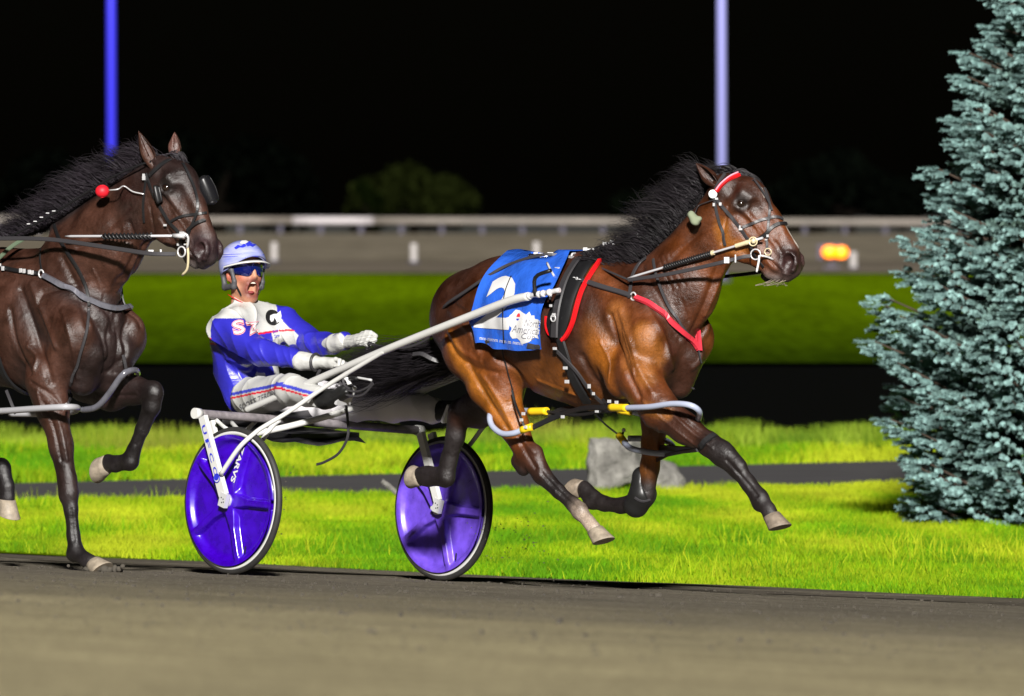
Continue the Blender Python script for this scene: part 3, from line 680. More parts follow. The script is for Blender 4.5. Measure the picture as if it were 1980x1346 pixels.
def nearfar(sd, fr=SB):
    return [
 cap(sd(1150, 545, .12), .075, sd(1243, 655, .165), .105, k=.05, sq=[(fr.n, .7)], col=BAY),        # shoulder
 cap(sd(1200, 560, .10), .035, sd(1262, 640, .15), .04, k=.05, col=BAYD),
 cap(sd(1243, 665, .155), .098, sd(1205, 735, .17), .09, k=.045, sq=[(fr.n, .8)], col=BAY),
 cap(sd(1145, 640, .205), .070, sd(1195, 730, .20), .070, k=.035, sq=[(fr.n, .6)], col=BAYL),      # triceps
 cap(sd(1278, 690, .085), .080, sd(1262, 745, .085), .065, k=.045, col=BAYD),                      # breast
 cap(sd(955, 600, .13), .15, sd(905, 680, .15), .135, k=.07, sq=[(fr.n, .8)], col=BAY),           # haunch
 cap(sd(1000, 575, .19), .05, sd(985, 590, .19), .06, k=.06, col=BAYD),                           # point of hip
    ]
T1 += side(SB, nearfar)
# near hind
T1 += leg(SB, [(935, 655, -.13, .165), (948, 735, -.15, .130)], [BAY], .08)
T1 += leg(SB, [(955, 745, -.15, .125), (992, 820, -.15, .078), (1016, 872, -.14, .058)], [BAYL, BAY], .03)
T1 += [cap(P(1000, 892, -.14), .034, P(1012, 905, -.14), .040, sq=[(SB.n, .8)], k=.03, col=BLK), cap(P(1034, 878, -.14), .050, P(1046, 908, -.13), .040, sq=[(SB.n, .8)], k=.03, col=BAYD)]
T1 += [cap(P(975, 700, -.17), .09, P(978, 755, -.17), .06, k=.06, col=BAY)]
T1 += leg(SB, [(1022, 880, -.14, .060), (1046, 916, -.13, .047), (1080, 950, -.12, .034), (1108, 975, -.11, .034), (1121, 988, -.11, .043)], [BAYD, BLK, BLK, BLK, BLK], .02)
T1 += leg(SB, [(1121, 988, -.11, .040), (1139, 1010, -.11, .033), (1148, 1022, -.11, .040)], [(.42, .33, .26)], .02)
# far hind, folded back
T1 += leg(SB, [(985, 690, .12, .15), (965, 765, .15, .115), (925, 790, .16, .088), (893, 800, .16, .066)], [BAYD, BAYD, BAYD], .05)
T1 += leg(SB, [(888, 798, .16, .062), (880, 845, .16, .050), (868, 890, .16, .044), (862, 922, .16, .052)], [BLK], .02)
T1 += leg(SB, [(860, 922, .16, .050), (828, 921, .16, .047), (815, 921, .16, .048)], [BLK], .02)
# near fore, reaching forward
T1 += leg(SB, [(1235, 730, -.18, .115), (1275, 792, -.18, .093), (1325, 828, -.165, .068), (1368, 858, -.15, .055)], [BAY, BAYD, BAYD], .04)
T1 += leg(SB, [(1372, 860, -.15, .062), (1396, 876, -.14, .060), (1425, 907, -.125, .042), (1447, 935, -.11, .037), (1470, 965, -.10, .046)], [BLK], .02)
T1 += leg(SB, [(1470, 965, -.10, .044), (1486, 986, -.10, .036), (1490, 996, -.10, .040)], [BLK], .02)
T1 += [cap(P(1410, 878, -.14), .03, P(1432, 900, -.13), .022, k=.03, col=BLK), cap(P(1468, 977, -.10), .030, k=.02, col=BLK)]
# far fore, folded
T1 += leg(SB, [(1262, 745, .15, .12), (1268, 815, .15, .072), (1262, 860, .15, .055), (1256, 905, .15, .047), (1248, 950, .15, .052)], [BAYD, BAYL, BAYL, BLK], .03)
T1 += leg(SB, [(1243, 962, .15, .055), (1232, 972, .15, .050), (1200, 978, .15, .036), (1168, 974, .15, .036), (1146, 966, .15, .046)], [BLK], .02)
T1 += leg(SB, [(1146, 966, .15, .044), (1134, 950, .15, .038), (1128, 944, .15, .040)], [BLK], .02)
def horse_head(fr, Q, D, TOP, MZ, LIP, blaze=None):
    """Q maps the reference head (the bay's, in photo pixels) to this horse's head; D body colour"""
    n = fr.n; o = [
     cap(Q(1408, 372, 0), .096, Q(1450, 388, 0), .096, sq=[(n, .82)], k=.03, col=TOP),
     cap(Q(1440, 385, 0), .100, Q(1482, 430, 0), .072, sq=[(n, .80)], k=.03, col=TOP),
     cap(Q(1482, 428, 0), .072, Q(1524, 482, 0), .048, sq=[(n, .80)], k=.03, col=D),
     cap(Q(1520, 492, 0), .062, Q(1526, 512, 0), .060, sq=[(n, .84)], k=.03, col=MZ),
     cap(Q(1534, 522, 0), .036, Q(1522, 534, 0), .030, sq=[(n, 1.05)], k=.02, col=MZ),
     cap(Q(1504, 537, 0), .024, Q(1490, 528, 0), .032, sq=[(n, 1.0)], k=.018, col=LIP),
     cap(Q(1486, 515, 0), .040, Q(1446, 485, 0), .055, sq=[(n, .8)], k=.03, col=D),
     cap(Q(1462, 440, 0), .085, Q(1505, 502, 0), .056, sq=[(n, .72)], k=.03, col=D),
     cap(Q(1395, 420, 0), .10, Q(1405, 460, 0), .09, sq=[(n, .75)], k=.05, col=D)]
    def sp(s):
        q = [
     cap(s(1424, 448, .040), .110, s(1446, 458, .038), .086, sq=[(n, .44)], k=.018, col=D),          # jowl
     cap(s(1400, 480, .03), .035, s(1440, 496, .03), .035, k=.02, col=D),
     cap(s(1436, 374, .074), .028, s(1452, 386, .072), .022, k=.03, col=TOP),                        # brow
     cap(s(1440, 408, .070), .020, s(1478, 448, .050), .014, k=.012, col=D),                          # facial crest
     cap(s(1422, 396, .072), .028, s(1405, 408, .066), .026, k=.03, col=D),
     cap(s(1462, 400, .085), .030, s(1500, 446, .062), .020, k=.03, op='-', col=None),                   # hollow above the crest
     cap(s(1412, 366, .100), .026, k=.03, op='-', col=None),                                           # temple hollow
     cap(s(1433, 394, .100), .0225, k=.008, op='-', col=(.01, .008, .008)),                           # socket
     cap(s(1422, 400, .081), .010, s(1434, 405, .084), .010, k=.008, col=BLK), cap(s(1434, 405, .084), .010, s(1446, 400, .078), .008, k=.008, col=BLK),
     cap(s(1420, 391, .084), .010, s(1432, 384, .087), .010, k=.008, col=BLK), cap(s(1432, 384, .087), .010, s(1446, 388, .082), .009, k=.008, col=BLK),
     cap(s(1466, 480, .03), .035, s(1500, 512, .03), .032, k=.02, col=D)]
        ce = s(1524, 508, .048)
        for i in range(10):                                                                          # flared nostril rim
            a0, a1 = 2 * math.pi * i / 10, 2 * math.pi * (i + 1) / 10
            w = lambda a: s(1524 + 14 * math.cos(a) + 3 * math.sin(a), 508 - 18 * math.sin(a) + 2 * math.cos(a), .044 + .005 * math.cos(a))
            q.append(cap(w(a0), .0125, w(a1), .0125, k=.014, col=MZ))
        q += [cap(s(1523, 502, .064), .028, s(1521, 515, .064), .027, sq=[(n, 1.2)], k=.006, op='-', col=(.02, .004, .005)), cap(s(1527, 506, .040), .020, k=.006, op='-', col=(.035, .006, .007)),  # nostril lining: its red, with the hole's shade put in
              cap(s(1536, 534, .062), .006, s(1508, 524, .055), .006, sq=[(n, 2.2)], k=.010, op='-', col=None), cap(s(1508, 524, .055), .006, s(1488, 502, .055), .004, sq=[(n, 2.2)], k=.010, op='-', col=None)]
        return q
    return o, sp
POLL1 = H1.P(1400, 340, 0)
def head_prims(fr, T, D, TOP, MZ, LIP):
    """T carries a point of the reference head (the bay's) to this horse's head"""
    o, sp = horse_head(fr, lambda u, v, l: T(H1.P(u, v, 0), 0), D, TOP, MZ, LIP)
    for sgn in (-1, 1): o += sp(lambda u, v, l, sgn=sgn: T(H1.P(u, v, -l), sgn * l))
    return o
def T_bay(p, l): return p - H1.n * H1.L(p) + H1.n * l
T1 += head_prims(H1, T_bay, BAY, BAYD, MUZ, GREY)
def ear(fr, c, tip, out, parent, col, m, w=.036, lab=None):
    """cupped ear: base centre, tip, opening direction"""
    c, tip = np.asarray(c), np.asarray(tip); ax = tip - c; L = np.linalg.norm(ax); ax /= L; out = np.array(out, float); out -= ax * (out @ ax); out /= np.linalg.norm(out); s = np.cross(ax, out)
    V = []; nr, nc = 12, 14
    for layer, th in ((0, 0), (1, .006)):
        for i in range(nr):
            t = i / (nr - 1); ww = (w - th) * (math.sin(min(1, t * 1.25 + .28) * math.pi * .5) * (1 - t ** 2.6)) + .0015; dp = .85 - .2 * t
            for j in range(nc):
                a = R(-150 + 300 * j / (nc - 1)); 
                V.append(c + ax * (L * t - (.01 if layer == 0 else 0)) - out * ww * dp * math.cos(a) + s * ww * math.sin(a) + out * th + ax * .0)
    f = []
    for l in (0, 1):
        for i in range(nr - 1):
            for j in range(nc - 1):
                b0 = l * nr * nc; q = (b0 + i * nc + j, b0 + i * nc + j + 1, b0 + (i + 1) * nc + j + 1, b0 + (i + 1) * nc + j); f.append(q if l == 0 else q[::-1])
    for i in range(nr - 1):
        for j in (0, nc - 1): f.append((i * nc + j, (i + 1) * nc + j, nr * nc + (i + 1) * nc + j, nr * nc + i * nc + j))
    cols = np.tile(np.array(col), (len(V), 1)); return mesh_obj('ear', V, f, m, parent, True, cols=cols)

def sculpt(V, vn, B, strokes, fr=None):
    for pix, wd, hg in strokes:
        pp = spline(np.array([(a[0], a[1], 0) for a in pix], float), 5); L_ = np.array([shoot(B, a[0], a[1])[0] for a in pp])
        sets = [L_] if fr is None else [L_, fr.mir(L_)]
        for Q_ in sets:
            lo, hi = Q_.min(0) - wd * 3, Q_.max(0) + wd * 3; k = np.where(((V > lo) & (V < hi)).all(1))[0]
            if not len(k): continue
            d = np.full(len(k), 9.)
            for j in range(len(Q_) - 1):
                e = Q_[j + 1] - Q_[j]; t = np.clip(((V[k] - Q_[j]) @ e) / (e @ e + 1e-12), 0, 1); d = np.minimum(d, np.linalg.norm(V[k] - Q_[j] - t[:, None] * e, axis=1) + .0)
            fade = 1.0; V[k] += vn[k] * (1.35 * hg * np.exp(-(d / wd) ** 2))[:, None]
    return V
def normals(V, q):
    e1 = V[q[:, 2]] - V[q[:, 0]]; e2 = V[q[:, 3]] - V[q[:, 1]]; fn = np.cross(e1, e2); vn = np.zeros_like(V)
    for i in range(4): np.add.at(vn, q[:, i], fn)
    return vn / (np.linalg.norm(vn, axis=1)[:, None] + 1e-12)
def make_horse(name, label, prims, m, base, seed, h=.0066, strokes=(), fr=None, paint=()):
    t = thing(name, label, 'horse', base)
    V, q, c = field_mesh(prims, h, 2)
    # muscle relief and veins
    V[:, 2] += 0; nrm = wob(V, 26, seed) * .0035 + wob(V, 60, seed + 1) * .0014
    ctr = np.array([V[:, 0].mean(), V[:, 1].mean(), 0]); 
    e1 = V[q[:, 2]] - V[q[:, 0]]; e2 = V[q[:, 3]] - V[q[:, 1]]; fn = np.cross(e1, e2); vn = np.zeros_like(V)
    for i in range(4): np.add.at(vn, q[:, i], fn)
    vn /= np.linalg.norm(vn, axis=1)[:, None] + 1e-12; V = V + vn * nrm[:, None]
    BVH_ = [bvh(V, q)]
    if strokes: V = sculpt(V, vn, BVH_[0], strokes, fr)
    c = c * (1 + .45 * wob(V, 7, seed + 5) + .25 * wob(V, 20, seed + 6))[:, None]
    for pix, wd, colr_ in paint:
        pp = spline(np.array([(a[0], a[1], 0) for a in pix], float), 3); Q_ = np.array([shoot(BVH_[0], a[0], a[1])[0] for a in pp])
        d = np.full(len(V), 9.)
        for q0 in Q_: d = np.minimum(d, np.linalg.norm(V - q0, axis=1))
        w_ = np.clip(1.5 - d / wd, 0, 1)[:, None]; c = c * (1 - w_) + np.array(colr_) * w_
    o = mesh_obj('body', V, q, m, t, True, cols=np.clip(c, 0, 1)); return t, o, bvh(V, q)

ST1 = [
 ([(1180, 610), (1196, 665), (1212, 715), (1236, 768)], .016, -.010), ([(1200, 600), (1218, 660), (1236, 715), (1262, 760)], .016, .008), ([(1125, 690), (1150, 735), (1182, 770)], .020, -.010),
 ([(1248, 590), (1283, 650), (1300, 712)], .016, .007), ([(1240, 520), (1276, 580), (1308, 648)], .020, -.010), ([(1388, 515), (1362, 590), (1332, 655)], .016, -.009),
 ([(1300, 500), (1345, 455), (1392, 430)], .018, -.006), ([(1405, 500), (1385, 560), (1362, 610)], .012, .006), ([(862, 648), (886, 690), (922, 712), (962, 722)], .013, -.007), ([(868, 640), (893, 680), (930, 700)], .012, .005),
 ([(962, 690), (1000, 718), (1028, 765)], .018, -.012), ([(905, 705), (942, 770), (980, 830)], .016, -.009), ([(930, 720), (965, 775), (998, 838)], .014, .006),
 ([(1040, 735), (1110, 762), (1165, 776)], .008, .005), ([(1205, 640), (1222, 700), (1228, 750), (1250, 785)], .006, .0045), ([(1160, 660), (1178, 700), (1176, 740)], .006, .004),
 ([(1285, 780), (1335, 822), (1372, 850)], .010, -.006), ([(1300, 800), (1345, 842), (1378, 866)], .008, .005), ([(1268, 800), (1310, 835), (1350, 865)], .006, .004),
 ([(1405, 890), (1436, 924), (1464, 958)], .008, -.005), ([(1048, 915), (1080, 950), (1112, 980)], .008, -.005), ([(1000, 840), (1020, 880), (1035, 905)], .010, -.006), ([(1012, 850), (1034, 876)], .010, .005),
 ([(1260, 830), (1256, 870), (1250, 905)], .008, -.005), ([(1275, 830), (1268, 880)], .006, .004),
 ([(1275, 500), (1286, 530), (1300, 560)], .005, -.003), ([(1284, 496), (1296, 528), (1312, 556)], .005, -.003), ([(1294, 492), (1308, 525), (1326, 552)], .005, -.003), ([(1304, 590), (1316, 630)], .006, -.003), ([(1318, 580), (1332, 622)], .006, -.003),
 ([(1448, 420), (1470, 452), (1490, 486)], .004, .0035), ([(1470, 430), (1482, 456), (1502, 478)], .004, .003), ([(1420, 430), (1448, 470), (1452, 492)], .008, -.005), ([(1408, 400), (1402, 430), (1396, 470)], .008, -.005),
 ([(1500, 470), (1512, 490)], .008, -.004), ([(870, 600), (905, 640), (930, 690)], .02, .006), ([(880, 590), (915, 620), (925, 660)], .012, -.005)]
b1 = SB.P(1100, 1120, 0); b1[2] = track_z(b1[0], b1[1])
bay, bay_o, B1 = make_horse('bay_horse', 'glossy reddish bay horse pulling the sulky, all four hooves off the ground', T1, M_['bay'], b1, 3, strokes=ST1, fr=SB, paint=[([(1516, 430), (1530, 455), (1548, 484)], .007, (.55, .5, .45)), ([(1472, 364), (1479, 380)], .006, (.5, .45, .4)), ([(1500, 545), (1520, 546)], .007, (.4, .33, .30)), ([(1190, 600), (1206, 640), (1215, 700)], .045, (.23, .078, .018)), ([(1270, 690), (1240, 640), (1250, 730)], .045, (.20, .066, .009)), ([(870, 660), (900, 720), (945, 770), (985, 820)], .045, (.25, .082, .006)), ([(1395, 440), (1405, 470), (1430, 480)], .04, (.20, .065, .006)), ([(1250, 790), (1290, 800)], .03, (.16, .055, .008))])  # first three strokes are markings, the wide ones painted lit orange
hoof('hoof', P(1150, 1026, -.11), SB.h * .50 + np.array([0, 0, -.8]), SB.h, bay, M_['hoofpale'])
hoof('hoof', P(816, 921, .16), -SB.h * 1 + np.array([0, 0, -.04]), np.array([0, 0, -1.]) + SB.h * .1, bay, M_['hoofpale'], lean=-.05)
hoof('hoof', P(1491, 998, -.10), SB.h * .45 + np.array([0, 0, -.8]), SB.h, bay, M_['hoof'])
hoof('hoof', P(1126, 944, .15), -SB.h * .9 + np.array([0, 0, .25]), np.array([0, 0, -1.]) - SB.h * .3, bay, M_['hoof'])
Hq = lambda u, v, l: T_bay(H1.P(u, v, -abs(l)), l)
for sgn in (-1, 1): eye(Hq(1433, 394, sgn * .074), H1, bay)
ear(H1, Hq(1384, 356, -.055), Hq(1346, 316, -.07), np.array([-.1, -1, .3]) , bay, BAYD, M_['bay'], .040)
ear(H1, H1.P(1418, 345, .05), H1.P(1392, 322, .07), np.array([.2, .8, .4]), bay, BAYD, M_['bay'], .040)
def crest_strands(fr, pix, n, parent, m, wind, up, ln, seed, w=.0022, curl=.03, droop=.2, spread=.02, lat=None):
    g = np.random.default_rng(seed); pp = spline(np.array([(a[0], a[1], 0) for a in pix], float), 3); L_ = np.array([a[2] for a in pix])
    i = g.integers(0, len(pp), n); t = i / (len(pp) - 1) * (len(pix) - 1); ll = np.interp(t, range(len(pix)), L_)
    roots = np.array([fr.P(pp[k][0], pp[k][1], 0) for k in i]) + fr.n * g.normal(size=(n, 1)) * spread
    up = np.asarray(up, float); dirs = up + g.normal(size=(n, 3)) * .28
    lens = ln * ll * (.25 + .9 * g.random(n) ** 1.2)
    return strands('mane', roots, dirs, wind, lens, m, parent, w=w, curl=curl, droop=droop, seed=seed)
wind1 = -SB.h * 1.0 + np.array([0, 0, .08])
crest_strands(NB, [(1400, 345, .5), (1376, 358, .8), (1340, 402, 1.), (1318, 436, 1.0), (1279, 477, 1), (1245, 505, .9), (1195, 515, .6), (1160, 512, .4)], 6500, bay, M_['hair'], wind1 + [0, 0, .10], np.array([-.50, .1, .75]), .33, 31, spread=.024, w=.00115, curl=.10)
crest_strands(H1, [(1392, 342, .6), (1425, 328, 1.0)], 160, bay, M_['hair'], -H1.h + [0, 0, -.1], np.array([-.3, 0, .4]), .16, 33)
# forelock blown over the brow
crest_strands(H1, [(1405, 335, 1), (1420, 330, 1)], 120, bay, M_['hair'], H1.h * .8 + [0, 0, -.75], np.array([.8, 0, .25]), .17, 35, droop=.3)
# tail, streaming back
g = np.random.default_rng(5); n = 6500; tr = np.array([P(885, 682, 0)] * n) + g.normal(size=(n, 3)) * [.02, .02, .03]
ang = g.uniform(-1, 1, n); dr = -SB.h * .8 + np.array([0, 0, 1.]) * (ang * .22 - .24)[:, None] + g.normal(size=(n, 3)) * .10
o = strands('tail', tr, dr, -SB.h + np.array([0, 0, -.03]), .86 * g.uniform(.45, 1.08, n), M_['hair'], bay, seg=10, w=.0015, curl=.055, droop=.03, seed=8)
# whiskers
b = MB()
for i in range(14):
    a = Hq(1492 + i * 2.6, 541 + (i % 3), .02 * ((i % 3) - 1)); b.tube([a, a + [random.uniform(-.05, 0), 0, -.015], a + [random.uniform(-.09, .01), 0, -.025]], .0011, 4, False)
b.build('whiskers', M_['hoofpale'], bay)
# blaze and nostril lining

# ---- trailing dark horse
BR = (.042, .0155, .009); BRD = (.017, .008, .007); BRK = (.0085, .0065, .007)
def m2(u, v): return 262 + (u - 1360) * 1.03, v - 8
NH = Frame(tuple(HB.P(150, 520, 0)[:2]), 44)
H2 = Frame(tuple(NH.P(300, 360, 0)[:2]), 40)
def P2(u, v, l): return HB.P(*m2(u, v), l)
T2 = [
 cap(P2(1258, 628, 0), .240, P2(1215, 640, 0), .30, sq=[(HB.n, .80)], k=.06, col=BRD),
 cap(P2(1170, 635, 0), .325, P2(1085, 626, 0), .300, sq=[(HB.n, .84)], k=.08, col=BR),
 cap(P2(1085, 626, 0), .300, P2(985, 603, 0), .245, sq=[(HB.n, .92)], k=.08, col=BR),
 cap(P2(1200, 530, 0), .09, P2(1110, 520, 0), .07, sq=[(HB.n, .6)], k=.10, col=BR),
 cap(P2(985, 603, 0), .245, P2(925, 617, 0), .235, sq=[(HB.n, 1.05)], k=.08, col=BR),
 cap(P2(1262, 640, 0), .20, P2(1268, 700, 0), .16, sq=[(HB.n, .85)], k=.06, col=BRD),
 cap(NH.P(150, 525, 0), .235, NH.P(212, 466, 0), .200, sq=[(NH.n, .62)], k=.09, col=BR),
 cap(NH.P(212, 466, 0), .200, NH.P(272, 402, 0), .155, sq=[(NH.n, .54)], k=.05, col=BR),
 cap(NH.P(272, 402, 0), .155, NH.P(304, 365, 0), .125, sq=[(NH.n, .60)], k=.04, col=BRD),
 cap(NH.P(290, 325, 0), .03, NH.P(110, 440, 0), .035, k=.05, col=BRK),
]
_SBP = SB.P
def nf2(sd):
    L = lambda u, v, l: sd(*m2(u, v), l)
    return [
 cap(L(1150, 545, .12), .075, L(1243, 655, .165), .105, k=.05, sq=[(HB.n, .7)], col=BR),
 cap(L(1200, 560, .10), .035, L(1262, 640, .15), .04, k=.05, col=BR),
 cap(L(1243, 665, .155), .098, L(1200, 735, .17), .09, k=.045, sq=[(HB.n, .8)], col=BR),
 cap(L(1145, 640, .205), .070, L(1188, 730, .20), .070, k=.035, sq=[(HB.n, .6)], col=BR),
 cap(L(1275, 690, .085), .088, L(1262, 745, .085), .070, k=.045, col=BRD),
 cap(L(955, 600, .13), .15, L(905, 680, .15), .135, k=.07, sq=[(HB.n, .8)], col=BR)]
T2 += side(HB, nf2)
T2 += leg(HB, [(88, 735, -.18, .112), (102, 792, -.17, .082), (118, 862, -.16, .060), (130, 930, -.15, .050)], [BR, BR, BRD], .04)
T2 += leg(HB, [(130, 928, -.15, .052), (133, 955, -.15, .052), (137, 985, -.15, .036), (142, 1035, -.14, .033), (146, 1066, -.14, .043)], [BRD, BRK], .02)
T2 += leg(HB, [(147, 1068, -.14, .042), (168, 1084, -.14, .034), (176, 1088, -.14, .040)], [BRK], .02)
T2 += [cap(HB.P(140, 1074, -.14), .028, k=.02, col=BRK)]
T2 += leg(HB, [(170, 730, .14, .125), (215, 757, .15, .088), (262, 755, .15, .062), (294, 758, .15, .054)], [BRD], .04)
T2 += leg(HB, [(296, 760, .15, .056), (293, 785, .15, .046), (275, 830, .15, .036), (258, 872, .15, .036), (252, 890, .15, .046)], [BRK], .02)
T2 += leg(HB, [(252, 891, .15, .044), (224, 897, .15, .038), (210, 895, .15, .044)], [BRK], .02)
T2 += leg(HB, [(-165, 660, .12, .16), (-120, 760, .14, .115), (-100, 850, .14, .066), (-86, 880, .14, .06), (-45, 895, .14, .036), (2, 905, .14, .050)], [BR, BR, BRD, BRK], .04)
T2 += leg(HB, [(4, 908, .14, .050), (13, 940, .14, .040), (13, 962, .14, .045)], [BRK], .02)
T2 += leg(HB, [(-190, 655, -.13, .165), (-195, 750, -.14, .125), (-235, 840, -.14, .07), (-265, 890, -.14, .06), (-262, 980, -.14, .036), (-275, 1030, -.14, .045), (-262, 1060, -.14, .038)], [BR, BR, BR, BRK], .04)
POLL2 = H2.P(314, 305, 0)
def T_dark(p, l, k=1.0):
    a = H1.A(p) - H1.A(POLL1); z = p[2] - POLL1[2]; g_ = R(-6)
    return POLL2 + H2.h * (a * math.cos(g_) - z * math.sin(g_)) * k + np.array([0, 0, 1]) * (a * math.sin(g_) + z * math.cos(g_)) * k + H2.n * l
T2 += head_prims(H2, T_dark, BR, BRD, (.030, .024, .026), (.10, .085, .08))
ST2 = [
 ([(282, 470), (262, 520), (236, 580), (216, 640)], .014, -.009), ([(250, 430), (262, 480), (240, 540)], .014, -.008), ([(240, 440), (236, 490), (210, 560)], .012, .006), ([(120, 500), (150, 560), (170, 630)], .018, -.009),
 ([(40, 560), (62, 620), (84, 690), (100, 740)], .016, -.010), ([(60, 550), (85, 610), (108, 670)], .016, .008), ([(20, 600), (30, 660), (58, 720)], .016, -.009), ([(55, 670), (72, 690), (66, 715)], .014, .010),
 ([(170, 600), (200, 660), (205, 720)], .014, -.008), ([(222, 600), (228, 660), (222, 720)], .012, -.007), ([(120, 600), (140, 670), (150, 730)], .012, .006), ([(85, 780), (105, 830), (118, 890)], .009, -.006),
 ([(98, 780), (118, 830), (130, 890)], .007, .005), ([(138, 985), (143, 1045)], .007, -.004), ([(225, 765), (262, 765)], .008, -.005), ([(285, 800), (262, 860)], .007, -.004), ([(72, 760), (84, 800)], .008, .005),
 ([(330, 400), (356, 440), (372, 470)], .005, .0035), ([(290, 400), (296, 440), (300, 470)], .008, -.005), ([(310, 420), (335, 460), (336, 478)], .008, -.005), ([(150, 480), (200, 450), (250, 400)], .016, -.006), ([(180, 520), (195, 560), (190, 600)], .006, .004), ([(60, 740), (100, 765), (120, 790)], .010, -.006)]
b2 = HB.P(20, 1108, 0); b2[2] = track_z(b2[0], b2[1])
dark, dark_o, B2 = make_horse('dark_horse', 'dark brown horse without a driver in view, at the left edge, one foreleg planted', T2, M_['brown'], b2, 13, strokes=ST2, fr=HB)
hoof('hoof', HB.P(180, 1090, -.14), HB.h * .62 + np.array([0, 0, -.55]), HB.h + np.array([0, 0, .6]), dark, M_['hoofpale'], L=.07)
hoof('hoof', HB.P(209, 895, .15), -HB.h * 1 + np.array([0, 0, -.12]), np.array([0, 0, -1.]), dark, M_['hoofpale'], r0=.045, L=.078)
hoof('hoof', HB.P(13, 966, .14), np.array([0, 0, -1.]) - HB.h * .1, HB.h, dark, M_['hoofpale'], L=.078)
hoof('hoof', HB.P(-258, 1066, -.14), np.array([0, 0, -1.]) + HB.h * .2, HB.h, dark, M_['hoofpale'])
Hq2 = lambda u, v, l: T_dark(H1.P(u, v, -abs(l)), l)
for sgn in (-1, 1): eye(Hq2(1433, 394, sgn * .074), H2, dark)
def E2(u, v, l): return H2.P(u, v, l)
ear(H2, E2(297, 322, -.055), E2(267, 254, -.075), np.array([.55, -.8, .1]), dark, BR, M_['brown'], .040)
ear(H2, E2(338, 300, .05), E2(337, 256, .065), np.array([.45, -.85, .1]), dark, (.10, .045, .035), M_['brown'], .037)
wind2 = -HB.h * 1.0 + np.array([0, 0, .12])
def cs2(fr, *a, **k): return crest_strands(fr, *a, **k)
cs2(NH, [(300, 305, .6), (268, 330, .9), (208, 369, 1.0), (166, 398, 1.0), (119, 428, 1), (70, 450, .8), (20, 465, .5)], 6500, dark, M_['hair2'], wind2, np.array([-.5, .1, .8]), .30, 41, spread=.024, w=.00115, curl=.10)
cs2(H2, [(318, 300, 1), (335, 298, 1)], 120, dark, M_['hair2'], H2.h * .7 + [0, 0, -.7], np.array([.6, 0, .2]), .13, 45, droop=.3)

#=SULKY
P = SB.P
ax_n, ax_f = P(451, 968, -.70), P(858, 983, .70)
sb = (ax_n + ax_f) / 2; sb[2] = track_z(sb[0], sb[1])
sulky = thing('racing_sulky', 'white two wheeled racing sulky with violet disc wheels hitched to the bay horse', 'sulky', sb)
tilt = np.array([0, 0, 1.]) + SB.n * .045; tilt /= np.linalg.norm(tilt)
WN = SB.n - tilt * (SB.n @ tilt); WN /= np.linalg.norm(WN); WH = np.cross(tilt, WN); WH = -WH if WH @ SB.h < 0 else WH
def wheel(c, md):
    Rw = .357
    b = MB(); b.ring(c, WN, Rw - .017, .0175, 96, 12); ty = b.build('tyre', M_['tyre'], sulky, True)
    # white rim band
    v = []; n = 96
    prof = [(.336, -.016), (.336, .016), (.326, .017), (.316, .013), (.316, -.013), (.326, -.017)]
    for i in range(n):
        a = 2 * math.pi * i / n; e = WH * math.cos(a) + tilt * math.sin(a)
        for r, w in prof: v.append(c + e * r + WN * w)
    k = len(prof); f = [(i * k + j, ((i + 1) % n) * k + j, ((i + 1) % n) * k + (j + 1) % k, i * k + (j + 1) % k) for i in range(n) for j in range(k)]
    mesh_obj('rim', v, f, M_['white'], ty, True)
    # disc with five pressed ribs on each face
    nr, na = 48, 440; V = []; Fc = []
    for face in (-1, 1):
        for i in range(nr):
            r = .018 + (.319 - .018) * i / (nr - 1)
            for j in range(na):
                a = 2 * math.pi * j / na
                rib = 0
                for k5 in range(5):
                    d = (a - R(-3 + 72 * k5) + math.pi) % (2 * math.pi) - math.pi
                    if abs(d) < 1.2:
                        dist = abs(r * math.sin(d)); wd = .020 + .03 * max(0, 1 - r / .14)
                        rib = max(rib, 1 / (1 + math.exp(min(60, (dist - wd) / .0017))))
                rimlip = 1 / (1 + math.exp((.288 - r) / .005)); hub = 1 / (1 + math.exp((r - .075) / .008))
                hgt = -.008 + .034 * max(rib * (1 if r < .285 else .9), hub) + 0
                hgt = max(hgt, -.008 + .030 * rimlip); hgt += .004 * max(0, .1 - r) / .1
                if r > .31: hgt *= 1
                V.append(c + (WH * math.cos(a) + tilt * math.sin(a)) * r + WN * face * (hgt + .010))
        o0 = 0 if face < 0 else nr * na
        for i in range(nr - 1):
            for j in range(na):
                q = (o0 + i * na + j, o0 + i * na + (j + 1) % na, o0 + (i + 1) * na + (j + 1) % na, o0 + (i + 1) * na + j); Fc.append(q if face > 0 else q[::-1])
    d = mesh_obj('wheel_disc', V, Fc, md, sulky, True); ORG[d.name] = ORG[sulky.name]
    b = MB()
    for s in (-1, 1): b.tube([c + WN * s * .02, c + WN * s * .048], .034, 20); b.tube([c + WN * s * .048, c + WN * s * .062], .016, 14)
    b.build('hub', M_['steel'], d, False)
    b = MB(); e = WH * math.cos(R(-62)) + tilt * math.sin(R(-62)); b.tube([c - WN * .012 + e * .25, c - WN * .03 + e * .285], .004, 8); b.build('valve', M_['leather'], d)
    return d
wd1 = wheel(ax_n, M_['disc']); wd2 = wheel(ax_f, mat('glare_violet_disc', (.125, .060, .52), .36, var=.25, vscale=16, rvar=.1))  # far disc is paler: glare painted into its violet
